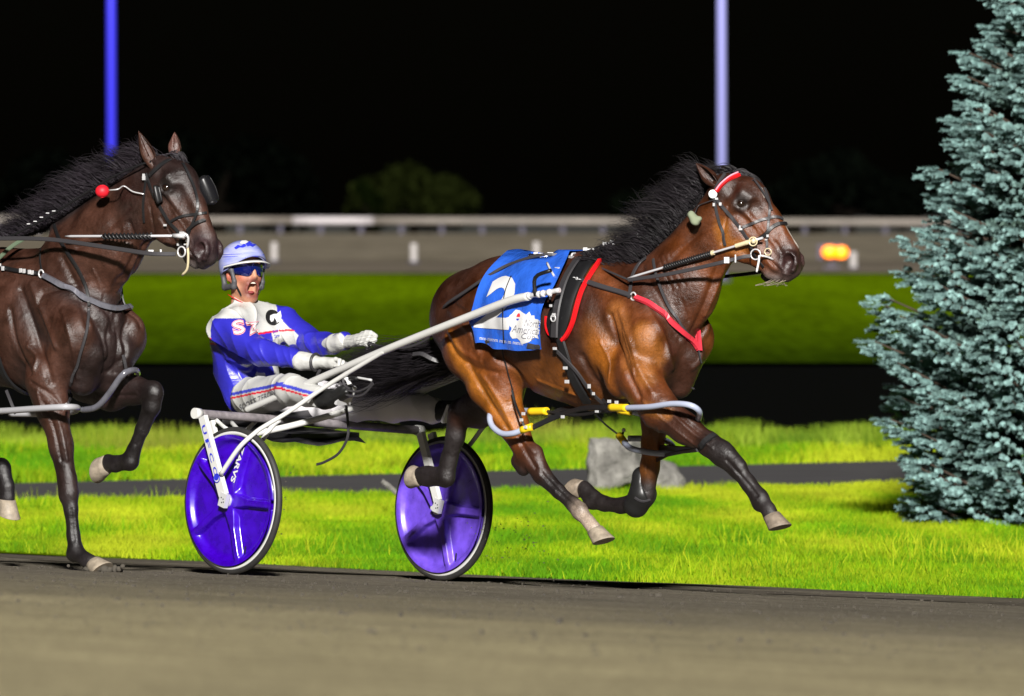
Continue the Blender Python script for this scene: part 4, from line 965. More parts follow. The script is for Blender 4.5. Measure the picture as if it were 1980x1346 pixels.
# lettering on the upper rib of the near wheel
BN = None
def plane_decal(name, txt, o, ex, ey, w, h, m, parent, off=.0, shear=0.):
    v, f = text2d(txt, off, shear); return mesh_obj(name, [o + ex * (a * w) + ey * (b * h) for a, b in v], f, m, parent, False)
for c_, d_ in ((ax_n, wd1),):
    a = R(69); e = WH * math.cos(a) + tilt * math.sin(a); s_ = np.cross(WN, e); s_ = s_ if s_ @ WH > 0 else -s_
    plane_decal('lettering', 'ZARVS', c_ - WN * .0385 + e * .285 - s_ * .016, -e, s_, .19, .032, M_['print'], d_, .03)
def bar(name, pts, r, m, parent=sulky, n=14): return tubeo(name, pts, r, m, parent, n, .03)
cb0, cb1 = P(386, 800, -.72), P(806, 832, .72)
bar('cross_bar', [cb0, cb1], .0215, M_['greytube'])
b = MB(); dv = (cb1 - cb0) / np.linalg.norm(cb1 - cb0); b.tube([cb0 - dv * .035, cb0 + dv * .004], .0265, 18); b.build('end_cap', M_['white'], sulky, True)
b = MB(); b.tube([cb1 - dv * .004, cb1 + dv * .035], .0265, 18); b.build('end_cap', M_['white'], sulky, True)
def blade(top, bot, w0, w1, m=M_['white'], name='fork_blade'):
    pts = spline([top, top * .5 + bot * .5, bot], .03); b = MB(); k = len(pts); b.ribbon(pts, np.array([-WN] * k), np.linspace(w0, w1, k), .02); return b.build(name, m, sulky)
fo = blade(P(392, 806, -.765), P(432, 958, -.765), .052, .060); 
fi = blade(P(404, 806, -.63), P(445, 960, -.63), .050, .045)
ff = blade(P(813, 838, .63), P(846, 968, .63), .050, .050); ff2 = blade(P(834, 838, .765), P(866, 966, .765), .050, .045)
for q_, l in (((434, 967), -.765), ((848, 978), .63)):
    b = MB(); c_ = P(*q_, l); b.box(c_ - WN * .003, (.024, .012, .034), (SB.h * .96 + tilt * -.28, WN, tilt * .96 + SB.h * .28)); b.build('axle_plate', M_['steel'], sulky)
    b = MB()
    for dx, dz in ((-.006, .012), (.008, .004), (-.002, -.012), (.011, -.010)): b.tube([c_ - WN * .010 + SB.h * dx + tilt * dz, c_ - WN * .0165 + SB.h * dx + tilt * dz], .0035, 8)
    b.build_each('bolt', M_['leather'], sulky)
for c_ in (ax_n, ax_f): b = MB(); b.tube([c_ - WN * .08, c_ + WN * .08], .010, 12); b.build('axle', M_['steel'], sulky)
# blade lettering and round emblem
ed_ = P(432, 958, -.765) - P(392, 806, -.765); ed_ /= np.linalg.norm(ed_); es = np.cross(ed_, WN); es = es if es @ SB.h > 0 else -es
o_ = P(392, 806, -.765) - WN * .0125
for i, ch in enumerate('UFCO'):
    plane_decal('lettering', ch, o_ + ed_ * (.045 + .072 * i) - es * .013, ed_, es, .046, .026, M_['blueprint'], fo, .015)
b = MB(); ctr = o_ + ed_ * .315 - WN * .001; b.add([ctr + ed_ * .013 * math.cos(i * .3142) + es * .017 * math.sin(i * .3142) for i in range(20)], [tuple(range(20))]); b.ring(ctr + ed_ * .004, WN, .021, .0022, 20, 6); b.build('emblem', M_['blueprint'], fo)
# shafts
sh = [P(476, 793, -.34), P(560, 757, -.35), P(745, 677, -.37), P(900, 615, -.37), P(985, 582, -.36), P(1022, 573, -.35)]
tubeo('shaft', sh, np.linspace(.0165, .0205, len(spline(sh, .02))), M_['white'], sulky, 16)
shf = [SB.mir(q) + [0, 0, -.05] for q in sh]; tubeo('shaft', shf, .021, M_['white'], sulky, 14)
tubeo('brace_tube', [P(427, 917, -.78), P(462, 866, -.76), P(492, 838, -.70), P(512, 824, -.64), P(560, 795, -.52), P(640, 741, -.42), P(745, 678, -.375)], .0115, M_['white'], sulky, 10)
tubeo('brace_tube', [P(508, 850, -.55), P(525, 826, -.50), P(540, 812, -.48)], .0125, M_['white'], sulky, 10)
tubeo('brace_tube', [P(893, 880, .78), P(915, 852, .76), P(938, 822, .70), P(965, 800, .60), P(1000, 770, .5)], .0115, M_['white'], sulky, 10)
tubeo('brace_tube', [P(495, 838, -.45), P(560, 824, -.30), P(640, 803, -.15), P(680, 790, -.05)], .016, M_['white'], sulky, 10)
tubeo('brace_tube', [P(418, 812, -.66), P(440, 830, -.60), P(470, 838, -.58)], .010, M_['white'], sulky, 8)
b = MB(); b.tube(spline([P(1018, 574, -.352), P(1030, 571, -.35), P(1052, 567, -.345), P(1082, 561, -.33)], .02), [.012] + [.012] * 0 or .010, 10)
for u in (1022, 1040, 1048, 1060): b.tube([P(u, 573 - (u - 1022) * .18, -.351), P(u + 3.5, 572 - (u - 1022) * .18, -.351)], .0165, 12)
b.build('shaft_tip', M_['steel'], sulky, True)
bar('shaft_hook', [P(1036, 572, -.36), P(1033, 545, -.37), P(1040, 532, -.37), P(1065, 523, -.36)], .0095, M_['leather'])
# seat, mud apron, stirrups
b = MB(); sp_ = [(448, 797, .0), (470, 800, 0), (505, 801, 0), (545, 797, 0), (575, 790, 0)]; g_ = []
seatpts = []
for i, a_ in enumerate(np.linspace(-.70, -.36, 12)):
    for j, l_ in enumerate(np.linspace(-.16, .17, 9)):
        z_ = .775 - .02 * math.cos(i / 11 * math.pi) + .035 * (abs(l_) / .2) ** 2 
        seatpts.append(SB.at(a_, l_, z_))
n0 = len(seatpts); seatpts += [q_ - np.array([0, 0, .045]) for q_ in seatpts]
fs = []
for i in range(11):
    for j in range(8):
        q_ = (i * 9 + j, i * 9 + j + 1, (i + 1) * 9 + j + 1, (i + 1) * 9 + j); fs += [q_, tuple(x + n0 for x in q_[::-1])]
for i in range(11):
    for j in (0, 8): fs.append((i * 9 + j, (i + 1) * 9 + j, (i + 1) * 9 + j + n0, i * 9 + j + n0))
for j in range(8):
    for i in (0, 11): fs.append((i * 9 + j, i * 9 + j + 1, i * 9 + j + 1 + n0, i * 9 + j + n0))
mesh_obj('seat', seatpts, fs, M_['leathergrey'], sulky, True)
b = MB(); b.box(SB.at(-.40, 0, .70), (.30, .22, .012), (SB.h * .98 + np.array([0, 0, -.05]), SB.n, np.array([0, 0, 1.]))); b.build('seat_pan', M_['leather'], sulky)
for s in (-1, 1): bar('seat_bracket', [SB.at(-.62, .17 * s, .745), SB.at(-.45, .24 * s, .70), SB.at(-.24, .34 * s, .755)], .011, M_['white'])
mp = []
for i, a_ in enumerate(np.linspace(-.32, -.03, 8)):
    for j, l_ in enumerate(np.linspace(-.34, .20, 8)): mp.append(SB.at(a_, l_,   .70 - .05 * (i / 7) ** 2 + .012 * math.sin(j * 1.3 + i)))
b = MB(); b.add(mp, [(i * 8 + j, i * 8 + j + 1, (i + 1) * 8 + j + 1, (i + 1) * 8 + j) for i in range(7) for j in range(7)]); b.build('mud_apron', M_['leather'], sulky, True)
for s, (u, v) in ((-1, (668, 765)), (1, (873, 800))):
    c_ = P(u, v, .36 * s); b = MB(); b.box(c_, (.05, .045, .008), (SB.h * .5 + np.array([0, 0, .85]), SB.n, SB.h * .85 - np.array([0, 0, .5]))); b.build('foot_rest', M_['steel'], sulky)

#=DRIVER
D_ = SB
BLU = (.026, .024, .38); WHT = (.50, .50, .48); RED = (.60, .01, .03); SK = (.46, .22, .13); SKR = (.44, .13, .085)
seatp = SB.at(-.62, 0, .80)
drv = thing('person', 'driver in blue and white silks and helmet, mouth wide open, arms forward on the sulky', 'person', seatp)
HC = SB.P(471, 528, 0.0)                          # head centre
fa, fl = R(56), 0                                 # face turned towards the camera
f_ = np.array([math.cos(fa), -math.sin(fa), .04]); f_ /= np.linalg.norm(f_); s_ = np.cross(f_, [0.03, 0, 1]); s_ /= np.linalg.norm(s_); u_ = np.cross(s_, f_)
if u_[2] < 0: u_ = -u_
s_ = np.cross(u_, f_) * -1                         # s_ points to his right hand side (towards the left of the picture)
if s_ @ np.array([1, 0, 0]) > 0: s_ = -s_
hd = lambda f, s, u: HC + f_ * f + s_ * s + u_ * u
def head_set(col=SK):
    o = [cap(hd(-.015, 0, .03), .098, k=.02, sq=[(s_, .80)], col=col), cap(hd(.01, 0, .0), .088, hd(.02, 0, -.06), .062, sq=[(s_, .86)], k=.03, col=col),
         cap(hd(.045, 0, -.05), .052, hd(.060, 0, -.116), .032, sq=[(s_, 1.0)], k=.025, col=col), cap(hd(.066, 0, -.128), .020, k=.02, col=col)]
    for s in (-1, 1):
        o += [cap(hd(.02, .052 * s, -.06), .024, hd(.058, .022 * s, -.122), .018, k=.025, col=col), cap(hd(.058, .038 * s, -.026), .022, k=.025, col=SKR),
              cap(hd(.06, .030 * s, .012), .014, k=.015, op='-', col=None), cap(hd(.078, .030 * s, .030), .012, hd(.083, .008 * s, .030), .010, k=.02, col=col),
              cap(hd(-.012, .078 * s, -.012), .026, sq=[(s_, .35)], k=.01, col=SKR), cap(hd(-.004, .086 * s, -.012), .010, k=.008, op='-', col=None), cap(hd(-.016, .074 * s, -.034), .011, k=.01, col=SKR),
              cap(hd(.090, .010 * s, -.030), .009, k=.008, col=SKR)]
    o += [cap(hd(.088, 0, .020), .009, hd(.104, 0, -.020), .0125, k=.014, col=col), cap(hd(.084, 0, -.032), .016, k=.014, col=col),
          cap(hd(.100, 0, -.062), .021, hd(.097, 0, -.094), .024, sq=[(s_, 1.35)], k=.006, op='-', col=(.10, .012, .012)), cap(hd(.068, 0, -.064), .023, hd(.068, 0, -.092), .025, sq=[(s_, 1.3)], k=.006, op='-', col=(.06, .006, .006))]
    for i in range(12):
        a0, a1 = 2 * math.pi * i / 12, 2 * math.pi * (i + 1) / 12; w = lambda a: hd(.089 - .004 * abs(math.cos(a)) + (.002 if math.sin(a) > 0 else -.006), .033 * math.cos(a), -.079 + .037 * math.sin(a))
        o.append(cap(w(a0), .0038, w(a1), .0038, k=.006, col=(.40, .12, .085)))
    return o
Pd = SB.P
nsh, fsh = Pd(437, 635, -.20), Pd(545, 624, .19)
nel, fel = Pd(503, 681, -.20), Pd(607, 668, .18)
nwr, fwr = Pd(606, 700, -.13), Pd(664, 662, .12)
nh, fh_ = Pd(645, 703, -.10), Pd(700, 657, .10)
hipn, hipf = Pd(484, 770, -.13), Pd(520, 770, .13)
knn, knf = Pd(563, 752, -.30), Pd(752, 782, .28)
ann, anf = Pd(628, 772, -.37), Pd(850, 795, .37)
pel = Pd(492, 765, 0); che = Pd(476, 655, 0); abd = Pd(476, 715, 0); nck = Pd(470, 592, 0)
def torso(e, c, k=.05):
    return [cap(pel, .105 + e, abd, .100 + e, sq=[(SB.n, 1.38)], k=k, col=c), cap(abd, .100 + e, che, .118 + e, sq=[(SB.n, 1.30)], k=k, col=c),
            cap(che, .112 + e, Pd(472, 622, 0), .085 + e, sq=[(SB.n, 1.42)], k=k, col=c), cap(Pd(460, 618, -.12), .055 + e, Pd(512, 614, .12), .055 + e, k=.04, col=c)]
def arm(sh, el, wr, e, c, k=.025): return [cap(sh, .064 + e, el, .046 + e, k=.04, col=c), cap(el, .046 + e, wr, .031 + e * (1 if e > 0 else 1.3), k=k, col=c)]
def legs(hip, kn, an, e, c): return [cap(hip, .088 + e, kn, .062 + e, k=.03, col=c), cap(kn, .060 + e, an, .042 + e, k=.03, col=c)]
body = head_set() + [cap(nck - [0, 0, .03], .060, hd(-.01, 0, -.07), .056, k=.03, col=SK)] + torso(-.014, SK) + arm(nsh, nel, nwr, -.008, SK) + arm(fsh, fel, fwr, -.008, SK) + legs(hipn, knn, ann, -.012, SK) + legs(hipf, knf, anf, -.012, SK)
body += [cap(nwr, .020, nh, .016, k=.01, col=SK), cap(fwr, .020, fh_, .016, k=.01, col=SK), cap(ann, .03, ann + SB.h * .04, .03, k=.02, col=SK), cap(anf, .03, anf + SB.h * .04, .03, k=.02, col=SK)]
V, q, c = field_mesh(body, .0045, 1, .006)
body_o = mesh_obj('body', V, q, M_['skin'], drv, True, cols=c)
b = MB(); 
for i in range(-3, 4): b.box(hd(.0875 - abs(i) * .0022, .0055 * i, -.052), (.003, .0026, .0030), (f_, s_, u_))
b.build('teeth', M_['teeth'], body_o)
b = MB(); b.ball(hd(.062, 0, -.098), (.022, .016, .008), 12); b.build('tongue', mat('tongue', (.22, .03, .03), .6), body_o, True)

# jacket with folds
def folds(V, q, amp, sc_, seed, dirn):
    e1 = V[q[:, 2]] - V[q[:, 0]]; e2 = V[q[:, 3]] - V[q[:, 1]]; fn = np.cross(e1, e2); vn = np.zeros_like(V)
    for i in range(4): np.add.at(vn, q[:, i], fn)
    vn /= np.linalg.norm(vn, axis=1)[:, None] + 1e-12
    dirn = np.asarray(dirn, float); dirn /= np.linalg.norm(dirn); U = V - (V @ dirn)[:, None] * dirn * .72
    w = wob(U, sc_, seed, 4); w = w * 1.6; w2_ = wob(U, sc_ * 2.3, seed + 3, 4); rg_ = 1 - 2 * np.abs(w) ** .6; r2 = 1 - 2 * np.abs(w2_) ** .7
    return V + vn * (rg_ * amp * .45 + r2 * amp * .30)[:, None], vn
jk = torso(.018, WHT) + arm(nsh, nel, nwr + (nel - nwr) * .25, .014, BLU) + arm(fsh, fel, fwr + (fel - fwr) * .02, .016, BLU) + [cap(nck - [0, 0, .02], .064, nck + [0, 0, .030], .058, sq=[(u_, 1)], k=.02, col=WHT)]
jk[4]['r1'] = .085; jk[6]['r1'] = .082
jk += [cap(nck + [0, 0, .10], .075, k=.012, op='-', col=WHT)]
jk += [cap(Pd(430, 640, -.19), .070, Pd(470, 690, -.12), .060, k=.03, col=BLU)]
V, q, c = field_mesh(jk, .0045, 1, .006)
V, vn = folds(V, q, .014, 24, 61, nel - nsh + [0, 0, -.3])
# pattern of the silks: yoke, chest panel, back stripe and sleeve
a_ = SB.A(V); l_ = SB.L(V); z_ = V[:, 2]
def segd(p, a, b_): d = b_ - a; h = np.clip(((p - a) @ d) / (d @ d), 0, 1); return np.linalg.norm(p - a - h[:, None] * d, axis=1), h
dn, hn = segd(V, nsh, nel); dn2, _ = segd(V, nel, nwr); df, hf = segd(V, fsh, fel); df2, _ = segd(V, fel, fwr)
cap_n = nsh + (nsh - che) / np.linalg.norm(nsh - che) * .0
cuta = (a_ < SB.A(nsh) - .030) & (z_ > 1.06) | (z_ > nsh[2] + .050)
sleeve = ~(cuta & (l_ < 0) & (hn < .3)) & (((dn < .092) & (l_ < -.125 - .25 * np.clip(z_ - nsh[2], -.02, 1))) | (dn2 < .078) & (l_ < -.09)) | (((df < .095) & (l_ > .125)) | (df2 < .09) & (a_ > che @ SB.h * 0 + -.62) & (l_ > .10))
zy = 1.155 + .12 * (l_ + .2) * 0; front = a_ > SB.A(che) + .02
fy = np.where(front, 1.185 + .10 * (l_), 1.130)
white = (z_ > fy)
panel = front & (np.abs(l_ - .10 + (1.1 - z_) * -.10) < .045 + .0 * z_) & (z_ > .95)
side_panel = (np.abs(a_ - (SB.A(abd) + .165 + (1.0 - z_) * .05)) < .022) & (l_ < 0) & (z_ < 1.03)
back_edge = (z_ > 1.09) & (a_ < SB.A(che) - .075) & (np.abs(l_) < .10)
colr = np.where((white | panel | side_panel | back_edge)[:, None], np.array(WHT), np.array(BLU)); colr[sleeve] = BLU
edge = (np.abs(z_ - fy) < .0045) & ~sleeve; colr[edge] = RED
colr[(V[:, 2] > nck[2] + .012)] = WHT
jack = mesh_obj('jacket', V, q, M_['jacket'], drv, True, cols=colr); BJ = bvh(V, q)
tubeo('collar_piping', [hd(-.05, .062, -.105), hd(.02, .062, -.130), hd(.065, .02, -.158), hd(.06, -.02, -.155), hd(.01, -.06, -.13)], .0022, M_['redtrim'], jack, 6)
# trousers
tr_ = [cap(pel + [0, 0, -.035], .100, pel + [0, 0, -.01], .095, sq=[(SB.n, 1.5)], k=.04, col=WHT)] + legs(hipn, knn, ann + (knn - ann) * .12, .012, WHT) + legs(hipf, knf, anf + (knf - anf) * .12, .022, (.34, .33, .34))
V, q, c = field_mesh(tr_, .005, 1, .01)
V, vn = folds(V, q, .011, 26, 71, knf - anf + [0, 0, .4])
cw = np.tile(np.array(WHT), (len(V), 1)); lV = SB.L(V); cw[lV > .06] = (.75, .73, .75)  # light put into the far leg's paler white, as it lies shaded
def strip_line(a, b_, off, w, col):
    global cw
    d = (b_ - a) / np.linalg.norm(b_ - a); o_ = np.cross(d, SB.n); o_ = o_ if o_[2] > 0 else -o_
    k = (V - a) @ d; m = (np.abs((V - a) @ o_ - off) < w) & (lV < -.12) & (k > -.04) & (k < np.linalg.norm(b_ - a) + .06) & (SB.L(V) < SB.L(a + d * 0) + 1)
    m &= ((V - a) @ SB.n - k * ((b_ - a) @ SB.n) / np.linalg.norm(b_ - a)) < -.02; cw[m] = col
for (a, b_) in ((hipn, knn), (knn, ann)):
    strip_line(a, b_, .022, .0075, (.05, .06, .50)); strip_line(a, b_, .004, .0045, RED)
trs = mesh_obj('trousers', V, q, M_['trousers'], drv, True, cols=cw); BT = bvh(V, q)
v2, f2 = text2d('SCOTT ZERON', .0, .2); decal('lettering', v2, f2, [(462, 783), (532, 752), (535, 762), (465, 793)], BT, M_['greyprint'], trs, .003, .05)
# lettering and emblem on the silks
for ch, qd in (('S', [(446, 622), (471, 617), (476, 646), (453, 650)]), ('Z', [(470, 624), (500, 621), (499, 642), (483, 651)])):
    for off, m, lf in ((.075, M_['pinkprint'], .0035), (.035, M_['redtrim'], .0045), (.012, M_['print'], .0055)):
        v2, f2 = text2d(ch, off, 0)
        k = {.075: 0, .035: 1.6, .012: 2.6}[off]; cx, cy = np.mean(qd, axis=0); qq = [(x + (cx - x) * k * .055, y + (cy - y) * k * .055) for x, y in qd]
        decal('lettering', v2, f2, qq, BJ, m, jack, lf, .12)
circ = [(.5 + .5 * math.cos(i * .2618), .5 + .5 * math.sin(i * .2618)) for i in range(24)]
v2, f2 = poly2d(circ); decal('emblem', v2, f2, [(511, 598), (541, 601), (543, 629), (514, 630)], BJ, M_['blackprint'], jack, .0035, .12)
hp = [(.30, .62), (.52, .72), (.80, .74), (1.02, .98), (1.08, .60), (1.0, .30), (.82, .16), (.72, .30), (.60, .50), (.48, .26), (.34, .20), (.26, .36)]
v2, f2 = poly2d(hp); decal('emblem', v2, f2, [(511, 598), (541, 601), (543, 629), (514, 630)], BJ, M_['print'], jack, .0048, .12)
for tx, qd in (('Scott', [(526, 639), (537, 636), (538, 641), (527, 645)]), ('Zeron', [(529, 648), (539, 645), (540, 650), (530, 654)])):
    v2, f2 = text2d(tx, .01); decal('lettering', v2, f2, qd, BJ, M_['blueprint'], jack, .004, .3)
# gloves: palm, thumb and five bent fingers around the reins
def glove(wr, hand, grip, name):
    d = hand - wr; d /= np.linalg.norm(d); g_ = np.asarray(grip, float); g_ -= d * (g_ @ d); g_ /= np.linalg.norm(g_); n_ = np.cross(d, g_)   # g_ across the knuckles, n_ away from the palm
    if n_[2] < 0: n_ = -n_
    o = [cap(wr - d * .075, .048, wr - d * .01, .040, k=.02, col=WHT), cap(wr - d * .0, .034, hand, .036, sq=[(n_, .75)], k=.02, col=WHT)]
    for i, (L1, rr) in enumerate(((.036, .0115), (.040, .012), (.038, .0115), (.030, .010))):
        x = (i - 1.5) * .0215; k0 = hand + g_ * x + d * .028 + n_ * .010; k1 = k0 + d * L1 * .85 + n_ * -.006; k2 = k1 - n_ * L1 * .85 + d * .004; k3 = k2 - d * L1 * .75 - n_ * .004
        o += [cap(hand + g_ * x * .7, .016, k0, rr * 1.08, k=.010, col=WHT), cap(k0, rr * 1.08, k1, rr, k=.004, col=WHT), cap(k1, rr, k2, rr * .95, k=.004, col=WHT), cap(k2, rr * .95, k3, rr * .85, k=.004, col=WHT)]
    t0 = hand - d * .015 - g_ * .034; t1 = t0 + d * .030 - g_ * .014 - n_ * .014; t2 = t1 + d * .028 + g_ * .014 - n_ * .014
    o += [cap(t0, .016, t1, .0135, k=.010, col=WHT), cap(t1, .0135, t2, .0115, k=.005, col=WHT)]
    V, q, c = field_mesh(o, .0032, 1, .01); V, _ = folds(V, q, .0028, 55, 81, g_); return mesh_obj(name, V, q, M_['glove'], drv, True)
glove(nwr, nh, -SB.n + np.array([0, 0, .5]), 'glove'); glove(fwr, fh_, np.array([0, 0, -.9]) - SB.n * .6, 'glove')
b = MB(); dd = nh - nwr; dd /= np.linalg.norm(dd); b.ring(nwr + dd * .012, dd, .040, .008, 24, 8); b.build('wrist_strap', M_['leathergrey'], drv, True)
# boots
for an, kn, s in ((ann, knn, -1), (anf, knf, 1)):
    d = an - kn; d /= np.linalg.norm(d); toe = SB.h * .85 + np.array([0, 0, .35]); 
    o = [cap(an - d * .09, .052, an, .048, k=.02), cap(an, .046, an + d * .03 + toe * .03, .046, k=.02), cap(an + d * .045, .036, an + d * .05 + toe * .14, .036, sq=[(d, .8)], k=.02), cap(an + d * .075 - toe * .02, .02, an + d * .075 + toe * .14, .016, sq=[(SB.n, 1.8)], k=.006)]
    for p in o: p['col'] = (0, 0, 0)
    V, q, c = field_mesh(o, .0055, 1); mesh_obj('boot', V, q, M_['boot'], drv, True)
# helmet
def helmet():
    o = []; cc = hd(-.012, 0, .045); V = []; n, mrow = 48, 16
    for layer, k in ((0, 1.0), (1, .90)):
        for i in range(mrow):
            for j in range(n):
                a = 2 * math.pi * j / n; ca, sa = math.cos(a), math.sin(a)
                low = -.02 + .055 * max(0, ca) ** 1.5 - .055 * max(0, -ca) - .02 * abs(sa) ** 3   # rim height: high at the brow, low behind
                el0 = math.asin(max(-.95, min(.95, low / .118))); el_ = math.pi / 2 + (el0 - math.pi / 2) * (i / (mrow - 1)) * .999
                ce, se = math.cos(el_), math.sin(el_); flare = 1 + .05 * (i / (mrow - 1)) ** 6
                V.append(cc + (f_ * ca * .130 * ce + s_ * sa * .112 * ce) * k * flare + u_ * .118 * se * k)
    f = []
    for l in (0, 1):
        b0 = l * n * mrow
        for i in range(mrow - 1):
            for j in range(n):
                q = (b0 + i * n + j, b0 + i * n + (j + 1) % n, b0 + (i + 1) * n + (j + 1) % n, b0 + (i + 1) * n + j); f.append(q[::-1] if l == 0 else q)
    for j in range(n): i = mrow - 1; f.append((i * n + j, i * n + (j + 1) % n, n * mrow + i * n + (j + 1) % n, n * mrow + i * n + j))
    h = mesh_obj('helmet', V, f, M_['helmet'], drv, True); return h, np.array(V)
hel, hV = helmet(); BH = BVHTree.FromPolygons([tuple(x) for x in hV.tolist()], [tuple(p.vertices) for p in hel.data.polygons])
def hcap(a, el_, k=1.0):
    cc = hd(-.012, 0, .045); return cc + (f_ * math.cos(a) * .130 * math.cos(el_) + s_ * math.sin(a) * .112 * math.cos(el_)) * k + u_ * .118 * math.sin(el_) * k
# pale peak above the glasses
pv = []
for i in range(25):
    a = R(-80 + 160 * i / 24); c_ = math.cos(a)
    for k, dz in ((1.0, .0), (1.16 + .05 * c_, -.010), (1.16 + .05 * c_, -.015), (1.0, -.008)):
        pv.append(hd(-.012, 0, .045) + f_ * .130 * c_ * k + s_ * .112 * math.sin(a) * k + u_ * (.030 * max(0, c_) ** 1.2 - .012 + dz))
mesh_obj('helmet_peak', pv, [(i * 4 + k, i * 4 + (k + 1) % 4, i * 4 + 4 + (k + 1) % 4, i * 4 + 4 + k) for i in range(24) for k in range(4)], M_['white'], hel, True)
for el_ in (14, 20): tubeo('helmet_line', [hcap(R(-75 + i * 10), R(el_ + 2), 1.004) for i in range(18)], .0016, M_['blueprint'], hel, 5)
splat = [[(0, .4), (.15, .7), (.3, .55), (.45, .8), (.55, .5), (.4, .35), (.25, .4), (.1, .2)], [(.5, .75), (.62, 1), (.85, .9), (1, .6), (.85, .35), (.72, .5), (.6, .45)]]
for sp in splat: v2, f2 = poly2d(sp); decal('helmet_print', v2, f2, [(455, 470), (496, 466), (494, 484), (452, 486)], BH, M_['blueprint'], hel, .003, .2)
v2, f2 = poly2d([(.2, .1), (.1, .5), (.3, .9), (.7, .9), (.9, .5), (.6, .1)]); decal('helmet_print', v2, f2, [(462, 466), (482, 465), (482, 473), (462, 474)], BH, M_['print'], hel, .004, .2)
# ear guard, chin strap, glasses
for s in (1, -1):
    o = [cap(hd(.03, .088 * s, .012), .012, hd(.045, .082 * s, -.045), .010, k=.01), cap(hd(.045, .082 * s, -.045), .012, hd(.035, .078 * s, -.070), .014, k=.01), cap(hd(.035, .080 * s, -.068), .015, hd(-.045, .080 * s, -.072), .015, k=.01),
         cap(hd(-.045, .080 * s, -.072), .014, hd(-.058, .084 * s, -.01), .012, k=.01), cap(hd(-.058, .084 * s, -.01), .012, hd(-.02, .096 * s, .02), .012, k=.01), cap(hd(-.02, .096 * s, .02), .012, hd(.03, .090 * s, .012), .012, k=.01)]
    for p in o: p['col'] = (0, 0, 0)
    V, q, c = field_mesh(o, .004, 1); mesh_obj('ear_guard', V, q, M_['helmetdark'], hel, True)
    b = MB(); pts = spline([hd(.042, .080 * s, -.05), hd(.055, .058 * s, -.10), hd(.045, .022 * s, -.148), hd(.045, 0, -.152)], .01); b.ribbon(pts, np.array([f_ * .5 + s_ * s] * len(pts)), .010, .003); b.build('chin_strap', M_['leather'], hel)
gl_ = []
na_ = 33
for i in range(na_):
    a = R(-84 + 168 * i / (na_ - 1)); t = abs(a) / R(84); nose_ = math.exp(-(a / .16) ** 2)
    top = .040 - .010 * t; bot = -.020 + .026 * nose_ + .018 * t ** 2 - .006 * math.exp(-((abs(a) - .5) / .3) ** 2)
    for z, kk in ((top, 1.0), (top * .5 + bot * .5, 1.03), (bot, 1.0)):
        gl_.append(hd(-.010, 0, 0) + f_ * .113 * math.cos(a) * kk + s_ * .094 * math.sin(a) * kk + u_ * (z + .004))
n0 = len(gl_); gl_ += [g0 - (g0 - hd(-.01, 0, .01)) / np.linalg.norm(g0 - hd(-.01, 0, .01)) * .004 for g0 in gl_]
fs = [(i * 3 + k, (i + 1) * 3 + k, (i + 1) * 3 + k + 1, i * 3 + k + 1) for i in range(na_ - 1) for k in (0, 1)]; fs += [tuple(x + n0 for x in q_[::-1]) for q_ in fs]
fs += [(i * 3 + k, (i + 1) * 3 + k, (i + 1) * 3 + k + n0, i * 3 + k + n0) for i in range(na_ - 1) for k in (0, 2)]
mesh_obj('glasses', gl_, fs, M_['lens'], drv, True)

#=HARNESS OF THE BAY
BK, BG, ST_ = M_['leather'], M_['leathergrey'], M_['steel']
def hring(name, fr_pt, ax, R_, r, m, parent): b = MB(); b.ring(fr_pt, ax, R_, r, 24, 8); return b.build(name, m, parent, True)
def hit(B, u, v, lift=.01): p, n = shoot(B, u, v); return p + n * lift
# saddle cloth
cloth = thing('saddle_cloth', 'glossy blue number cloth with a big white 2 over the back of the bay horse', 'saddle cloth', hit(B1, 1040, 505))
Lc = [(982, 499), (953, 533), (936, 564), (927, 594), (920, 623), (920, 660)]; Rc = [(1108, 498), (1098, 530), (1082, 565), (1062, 600), (1060, 640), (1067, 673)]
def edge_at(E, t): p = spline(np.array([(a, b, 0) for a, b in E], float), 2); i = t * (len(p) - 1); k = min(int(i), len(p) - 2); return (p[k] + (p[k + 1] - p[k]) * (i - k))[:2]
def cloth_px(s_, t): a, b = edge_at(Lc, t), edge_at(Rc, t); p = a + (b - a) * s_; p[1] += 12 * math.sin(s_ * math.pi) * t * 0 + (4 * math.sin(s_ * math.pi)) * t - 5 * math.sin(s_ * math.pi) * (1 - t); return p
nx_, ny_ = 44, 40; CV = []
for j in range(ny_):
    for i in range(nx_):
        u, v = cloth_px(i / (nx_ - 1), j / (ny_ - 1)); p, n = shoot(B1, u, v)
        CV.append(np.concatenate([p, n]))
CV = np.array(CV).reshape(ny_, nx_, 6); CP = CV[:, :, :3].copy(); CN = CV[:, :, 3:].copy()
for _ in range(6):
    for A_ in (CP, CN):
        A_[1:-1] = .5 * A_[1:-1] + .25 * (A_[:-2] + A_[2:]); A_[:, 1:-1] = .5 * A_[:, 1:-1] + .25 * (A_[:, :-2] + A_[:, 2:])
CN /= np.linalg.norm(CN, axis=2)[:, :, None]
lo_ = max(0, float(-((CP - CV[:, :, :3]) * CN).sum(2).min())); ss, tt_ = np.meshgrid(np.linspace(0, 1, nx_), np.linspace(0, 1, ny_))
fold = .0045 * np.sin(ss * 27 - tt_ * 9) * tt_ ** 2 + .0035 * np.sin(ss * 21 + tt_ * 5) * tt_ + .003 * np.sin(ss * 9 - tt_ * 13) + .004 * np.exp(-((ss + tt_ * .25 - .95) / .05) ** 2) * (1 - tt_ * .5) + .012 * tt_ ** 4 - .012 * (1 - tt_) ** 6
CP = CP + CN * (.010 + lo_ * .6 + fold)[:, :, None]
